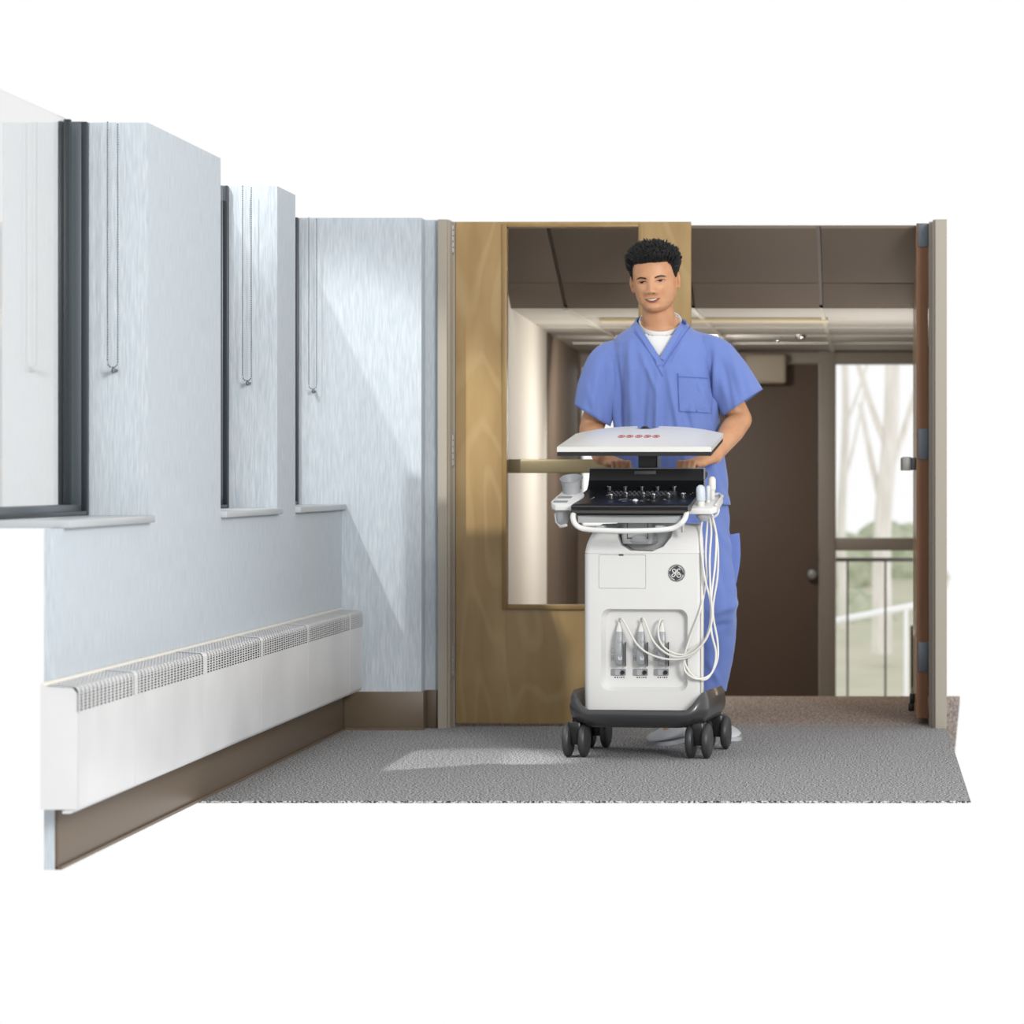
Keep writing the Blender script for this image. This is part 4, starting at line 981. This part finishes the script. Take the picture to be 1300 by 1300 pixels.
# white T-shirt
tee = MB().loft([oval(cx, YM, z, a, b_) for z, cx, a, b_ in ((1.32, -.735, .130, .112), (1.38, -.736, .130, .112), (1.42, -.737, .130, .104), (1.44, -.737, .12, .096), (1.47, -.737, .094, .083), (1.50, -.737, .073, .072), (1.53, -.737, .069, .068))])
tme = remesh(tee.mesh(), .006, 4)
ntee = Vector((.02, -.62, 1)).normalized(); ptee = Vector((-.737, YM-.075, 1.462))
delete_faces(tme, lambda c, n: (c-ptee).dot(ntee) > 0)
to = link('undershirt', tme, 'tee', bodyo, 180)
sm = to.modifiers.new('solid', 'SOLIDIFY'); sm.thickness = .003; sm.offset = -1
tbv = bvh(tme); q = []
for j in range(48):
    a = 2*math.pi*j/48; di = Vector((math.cos(a), math.sin(a), 0)); c = Vector((-.737, YM, 0))
    c.z = ptee.z+(.62*(c.y+.07*di.y-ptee.y)-.02*(c.x+.07*di.x-ptee.x))-.006
    h = tbv.ray_cast(c+di*.3, -di)[0]; q.append((h if h else c+di*.075)+di*.001)
mb = MB(); mb.loft([[p+Vector((0, 0, .008)), p+Vector((0, -.002, -.006)), p+Vector((0, .002, -.006))] for p in q+[q[0]]], cap=False)
rings_ = []
for j, p in enumerate(q):
    di = (p-Vector((-.737, YM, p.z))).normalized(); rings_.append([p+di*.0025+Vector((0, 0, -.007)), p+di*.0035, p+di*.001+Vector((0, 0, .009)), p-di*.003+Vector((0, 0, .008)), p-di*.003+Vector((0, 0, -.007))])
mb.bm.clear(); mb.loft(rings_+[rings_[0]], cap=False); bmesh.ops.remove_doubles(mb.bm, verts=mb.bm.verts[:], dist=.00001)
mb.build('collar', 'tee', to, smooth=60)
# scrub top
top_ = MB()
top_.loft([oval(cx, YM+dy, z, a, b_, 48, e) for z, cx, a, b_, dy, e in ((.84, -.700, .216, .142, 0, 2.4), (.95, -.704, .208, .138, 0, 2.4), (1.06, -.708, .197, .134, 0, 2.4), (1.15, -.713, .190, .130, 0, 2.4), (1.25, -.720, .193, .134, 0, 2.4), (1.33, -.728, .190, .138, 0, 2.4), (1.39, -.735, .190, .130, 0, 2.3), (1.43, -.737, .178, .117, 0, 2.2), (1.46, -.737, .152, .104, 0, 2.1), (1.485, -.737, .112, .094, 0, 2), (1.51, -.737, .09, .086, 0, 2), (1.54, -.737, .083, .080, 0, 2))])
HCR = Vector((-.441, YM-.012, 1.205)); HCL = Vector((-.983, YM-.012, 1.172))
SR = Vector((-.560, YM, 1.402)); SL = Vector((-.910, YM, 1.378))
top_.ell(SR, (.062, .074, .058), 20, 14); top_.ell(SL, (.062, .074, .058), 20, 14)
top_.caps([Vector((-.66, YM, 1.425)), SR], [.062, .058], 20); top_.caps([Vector((-.81, YM, 1.41)), SL], [.062, .058], 20)
sme = remesh(top_.mesh(), .005, 12, .5)
def ridge(p, ax, az, bx, bz, wd, amp):     # fold ridge along a segment in the xz plane
    d0 = Vector((bx-ax, bz-az)); q = Vector((p.x-ax, p.z-az)); L2 = d0.length
    u = q.dot(d0)/L2/L2; 
    if u < -.15 or u > 1.15: return 0
    dist = (q-d0*u).length; e = math.sin(math.pi*max(0, min(1, (u+.15)/1.3)))
    return amp*math.exp(-(dist/wd)**2/2)*e
RG = []
def pr2(pa, ra, pb, rb, wd=.008, amp=.006):
    a = P(pa, ra, YM-.1); b_ = P(pb, rb, YM-.1); RG.append((a.x, a.z, b_.x, b_.z, wd*.85, amp*1.45))
pr2(836, 478, 833, 600, .010, .012); pr2(822, 470, 812, 590, .010, -.006); pr2(848, 470, 868, 580, .009, .008); pr2(862, 490, 882, 560, .008, -.006)
pr2(800, 430, 804, 560, .012, .007); pr2(790, 450, 786, 560, .009, -.007); pr2(777, 452, 780, 545, .006, .010); pr2(783, 460, 786, 545, .006, -.008)
pr2(907, 440, 908, 520, .006, .011); pr2(902, 445, 904, 525, .005, -.009); pr2(880, 470, 905, 540, .010, .006)
pr2(758, 470, 752, 530, .008, .008); pr2(766, 450, 768, 535, .007, -.008); pr2(745, 490, 760, 535, .006, .006)
pr2(925, 440, 945, 510, .009, .008); pr2(918, 460, 930, 520, .007, -.008); pr2(940, 460, 955, 500, .008, .006)
pr2(815, 450, 835, 500, .008, .006); pr2(870, 430, 850, 470, .009, .005); pr2(896, 560, 916, 640, .012, .010); pr2(880, 590, 890, 645, .010, -.008); pr2(905, 585, 925, 630, .006, -.006)
def sfold(c, n):
    if n.y > .4: return 0
    v = sum(ridge(c, *r) for r in RG)
    v += .0038*noise.noise(Vector((c.x*16, c.y*6, c.z*5)))+.0022*noise.noise(Vector((c.x*45, c.y*20, c.z*14)))
    return v*(1 if c.z < 1.44 else .3)
folds(sme, sfold)
sbv = bvh(sme)
def spt(x, z, off=0, fy_=YM-.6):
    h = sbv.ray_cast(Vector((x, fy_, z)), Vector((0, 1, 0)))[0]
    return (h if h else Vector((x, YM-.08, z)))+Vector((0, -off, 0))
# V neck edges in world x,z
VA = (WX(810, 11.84), WZ(412, 11.84)); VB = (WX(867, 11.84), WZ(404.5, 11.84)); VT = (WX(838.5, 11.8), WZ(455, 11.8))
def inV(x, z):
    if z < VT[1]: return False
    k = (z-VT[1])
    xl_ = VT[0]+(VA[0]-VT[0])*k/(VA[1]-VT[1]); xr_ = VT[0]+(VB[0]-VT[0])*k/(VB[1]-VT[1])
    return xl_ < x < xr_
ntp = Vector((.05, -.25, 1)).normalized(); ptp = Vector((-.737, YM-.06, 1.500))
def kill2(c, n):
    if (c-ptp).dot(ntp) > 0 or c.z < .85: return True
    return c.y < YM-.01 and inV(c.x, c.z)
delete_faces(sme, kill2)
so = link('scrub_top', sme, 'scrub', bodyo, 180)
sm = so.modifiers.new('solid', 'SOLIDIFY'); sm.thickness = .0035; sm.offset = -1
# set-in sleeves
def sleeve(path, rad_, endax):
    pts = spline([Vector((x, YM-.002-.010*k, z)) for k, (x, z) in enumerate(path)], 9); n = len(pts); rings = []
    for i, p in enumerate(pts):
        u_ = i/(n-1); t_ = (pts[min(i+1, n-1)]-pts[max(i-1, 0)]).normalized()
        if u_ > .6: t_ = t_.lerp(endax, (u_-.6)/.4).normalized()
        U = Vector((0, 1, 0)); W_ = t_.cross(U).normalized(); r = interp(rad_, u_); ring = []
        for j in range(64):
            a = 2*math.pi*j/64; q = p+U*r*.98*math.cos(a)+W_*r*math.sin(a)
            q += (U*math.cos(a)+W_*math.sin(a))*(u_*(.0035*math.sin(3*a+1+u_*2)+.0025*math.sin(7*a+3*u_))+sum(ridge(q, *g_) for g_ in RG)*.9*(1 if q.y < YM else 0))
            ring.append(q)
        rings.append(ring)
    m_ = MB(); m_.loft(rings, cap=False); me_ = m_.mesh(); o_ = link('sleeve', me_, 'scrub', so, 180)
    sd = o_.modifiers.new('solid', 'SOLIDIFY'); sd.thickness = .003; sd.offset = -1
    hem = MB(); k = n-3
    e = [[p+(p-pts[-1]).normalized()*.0012 for p in rings[n-1]], [p+(p-pts[k]).normalized()*.0016 for p in rings[k]]]
    for r_ in range(0): pass
sleeve([(-.625, 1.400), (-.552, 1.388), (-.492, 1.310), (-.442, 1.2115)], [(0, .056), (.25, .066), (.45, .073), (.7, .078), (1, .085)], Vector((.56, -.06, -.82)).normalized())
sleeve([(-.850, 1.380), (-.918, 1.366), (-.955, 1.275), (-.982, 1.170)], [(0, .054), (.25, .064), (.45, .073), (.7, .076), (1, .074)], Vector((-.50, -.06, -.84)).normalized())
# neckband, seams and pocket as strips on the surface
def ribbon(name, pts, wd, off, m, par, side=0, th=.002, fp=spt):
    q = []
    for a, b_ in zip(pts, pts[1:]):
        n = max(2, int(math.hypot(b_[0]-a[0], b_[1]-a[1])/.006))
        for k in range(n): q.append((a[0]+(b_[0]-a[0])*k/n, a[1]+(b_[1]-a[1])*k/n))
    q.append(pts[-1]); mb = MB(); rings = []
    for i, (x, z) in enumerate(q):
        x2, z2 = q[min(i+1, len(q)-1)]; x1, z1 = q[max(i-1, 0)]
        t_ = Vector((x2-x1, z2-z1)).normalized(); nn = Vector((-t_.y, t_.x))
        e0 = -wd/2+side*wd/2; e1 = wd/2+side*wd/2
        A = fp(x+nn.x*e0, z+nn.y*e0, off); B = fp(x+nn.x*e1, z+nn.y*e1, off); 
        rings.append([A+Vector((0, -th, 0)), B+Vector((0, -th, 0)), B+Vector((0, th, 0)), A+Vector((0, th, 0))])
    mb.loft(rings); return mb.build(name, m, par, smooth=60)
VT2 = (VT[0]+.006, VT[1]-.022)
ribbon('neckband', [VA, VT, VT2], .020, .0012, 'scrub', so, side=-.8, th=.0025)
ribbon('neckband', [VB, VT], .020, .0030, 'scrub', so, side=.8, th=.0025)
def pxz(p, r, D=YM-.12): return (WX(p, D), WZ(r, D))
ribbon('seam', [pxz(804, 420), pxz(826, 448), pxz(842, 478)], .0022, .0010, 'seam', so)
ribbon('seam', [pxz(876, 411), pxz(860, 437), pxz(842, 466)], .0022, .0010, 'seam', so)
pk = MB()
cs = [pxz(861, 474), pxz(905, 476), pxz(905, 524), pxz(863, 522)]
patch('chest_pocket', [(a, b_) for a, b_ in [pxz(861, 474), pxz(872, 475), pxz(884, 475.5), pxz(905, 476), pxz(905, 490), pxz(904, 508), pxz(903, 524), pxz(884, 523), pxz(863, 522), pxz(862, 508), pxz(861, 490)]], .0016, 'scrub', so, M_=Matrix(), fp=spt)
ribbon('pocket_seam', [pxz(861, 474), pxz(863, 522), pxz(903, 524)], .0018, .0032, 'seam', so)
ribbon('pocket_seam', [pxz(861, 478), pxz(904, 480)], .0018, .0032, 'seam', so)
# trousers
tr_ = MB()
tr_.loft([oval(-.712, YM, z, a, b_, 36) for z, a, b_ in ((.76, .175, .125), (.84, .185, .128), (.93, .18, .122), (.96, .165, .11))])
def leg(h_, k_, a_, r0, r1, r2, hem):
    d_ = (a_-k_).normalized(); pts = spline([h_, h_.lerp(k_, .5), k_, k_.lerp(a_, .5), hem, hem+d_*.02], 4)
    rs = spline([Vector((r0, 0, 0)), Vector(((r0+r1)/2, 0, 0)), Vector((r1, 0, 0)), Vector(((r1+r2)/2, 0, 0)), Vector((r2, 0, 0)), Vector((r2, 0, 0))], 4)
    tr_.tube(pts, [v.x for v in rs], 24)
HEMR = Vector((WX(898, 11.99), 11.99, .175)); HEML = Vector((-.67, 11.86, .14))
leg(HR+Vector((.03, 0, -.02)), Vector((-.553, 11.90, .50)), AR, .115, .092, .066, HEMR)
leg(HL+Vector((-.0, 0, -.02)), KL, AL, .105, .085, .062, HEML)
pme = remesh(tr_.mesh(), .0065, 6, .5)
RG2 = []
for pa, ra, pb, rb, wd, amp in ((900, 660, 930, 700, .01, .008), (905, 690, 925, 760, .010, -.008), (930, 745, 925, 800, .009, .014), (905, 780, 935, 765, .010, .012), (900, 800, 925, 790, .008, -.010), (900, 840, 912, 870, .008, .008), (910, 800, 905, 870, .010, -.006), (915, 650, 928, 680, .007, -.006)):
    a = P(pa, ra, 11.85); b_ = P(pb, rb, 11.85); RG2.append((a.x, a.z, b_.x, b_.z, wd, amp))
folds(pme, lambda c, n: sum(ridge(c, *r) for r in RG2)+.005*noise.noise(Vector((c.x*14, c.y*10, c.z*7)))+.003*noise.noise(Vector((c.x*30, c.y*20, c.z*22))))
delete_faces(pme, lambda c, n: (c.x > -.64 and c.y > 11.9 and c.z < .175) or c.z < .14)
po = link('trousers', pme, 'scrub', bodyo, 180)
pbv = bvh(pme)
def ppt(x, z, off=0):
    h = pbv.ray_cast(Vector((x, YM-.6, z)), Vector((0, 1, 0)))[0]
    if h is None: h = Vector((x, 11.90, z))
    return h+Vector((0, -off, 0))
cp = [(WX(p, 11.85), WZ(r, 11.85)) for p, r in ((914, 680), (926, 679), (938, 677), (939, 690), (939.5, 705), (938, 720), (934, 742), (922, 744), (912, 743), (913, 720), (913, 700))]
patch('cargo_pocket', cp, .006, 'scrub', po, M_=Matrix(), fp=ppt, thick=.004)
ribbon('pocket_seam', [cp[0], cp[10], cp[8], cp[6]], .0025, .0075, 'seam', po, fp=ppt)
# shoes
def shoe(ankle, toe, label):
    fwd = Vector((toe.x-ankle.x, toe.y-ankle.y, 0)).normalized(); side = Vector((-fwd.y, fwd.x, 0))
    heel = Vector((ankle.x, ankle.y, 0))-fwd*.055; Lh = (Vector((toe.x, toe.y, 0))-heel).length
    s_ = MB(); R = []
    for u, hw, h in ((0, .018, .055), (.04, .030, .075), (.15, .036, .088), (.3, .037, .085), (.45, .040, .072), (.6, .046, .058), (.75, .048, .048), (.88, .042, .038), (.96, .028, .028), (1, .012, .018)):
        c = heel+fwd*Lh*u; R.append([c+side*hw*math.cos(a)+Vector((0, 0, .014+(h-.014)*.5*(1+math.sin(a)))) for a in [2*math.pi*j/18 for j in range(18)]])
    s_.loft(R); so_ = s_.build('shoe', 'shoe', bodyo, smooth=60)
    s2 = MB()
    prof = [(0, .020), (.04, .032), (.15, .038), (.3, .038), (.45, .042), (.6, .048), (.75, .050), (.88, .044), (.96, .030), (1.01, .012)]
    pl_ = [heel+fwd*Lh*u+side*hw for u, hw in prof]+[heel+fwd*Lh*u-side*hw for u, hw in reversed(prof)]
    s2.loft([[p+Vector((0, 0, z)) for p in pl_] for z in (.0005, .014)]); s2.build('sole', 'sole', so_, smooth=40)
    s3 = MB()
    for k in range(4):
        c = heel+fwd*Lh*(.42+.075*k)+Vector((0, 0, .074-.007*k)); s3.tube([c-side*.02, c+Vector((0, 0, .004)), c+side*.02], .0025, 6)
    s3.build('laces', 'tee', so_)
shoe(AR, Vector((WX(932, 11.86), 11.86, 0)), '')
shoe(AL, Vector((WX(827, 11.64), 11.655, 0)), '')

for o in bpy.data.objects:
    if '_o' in o: del o['_o']
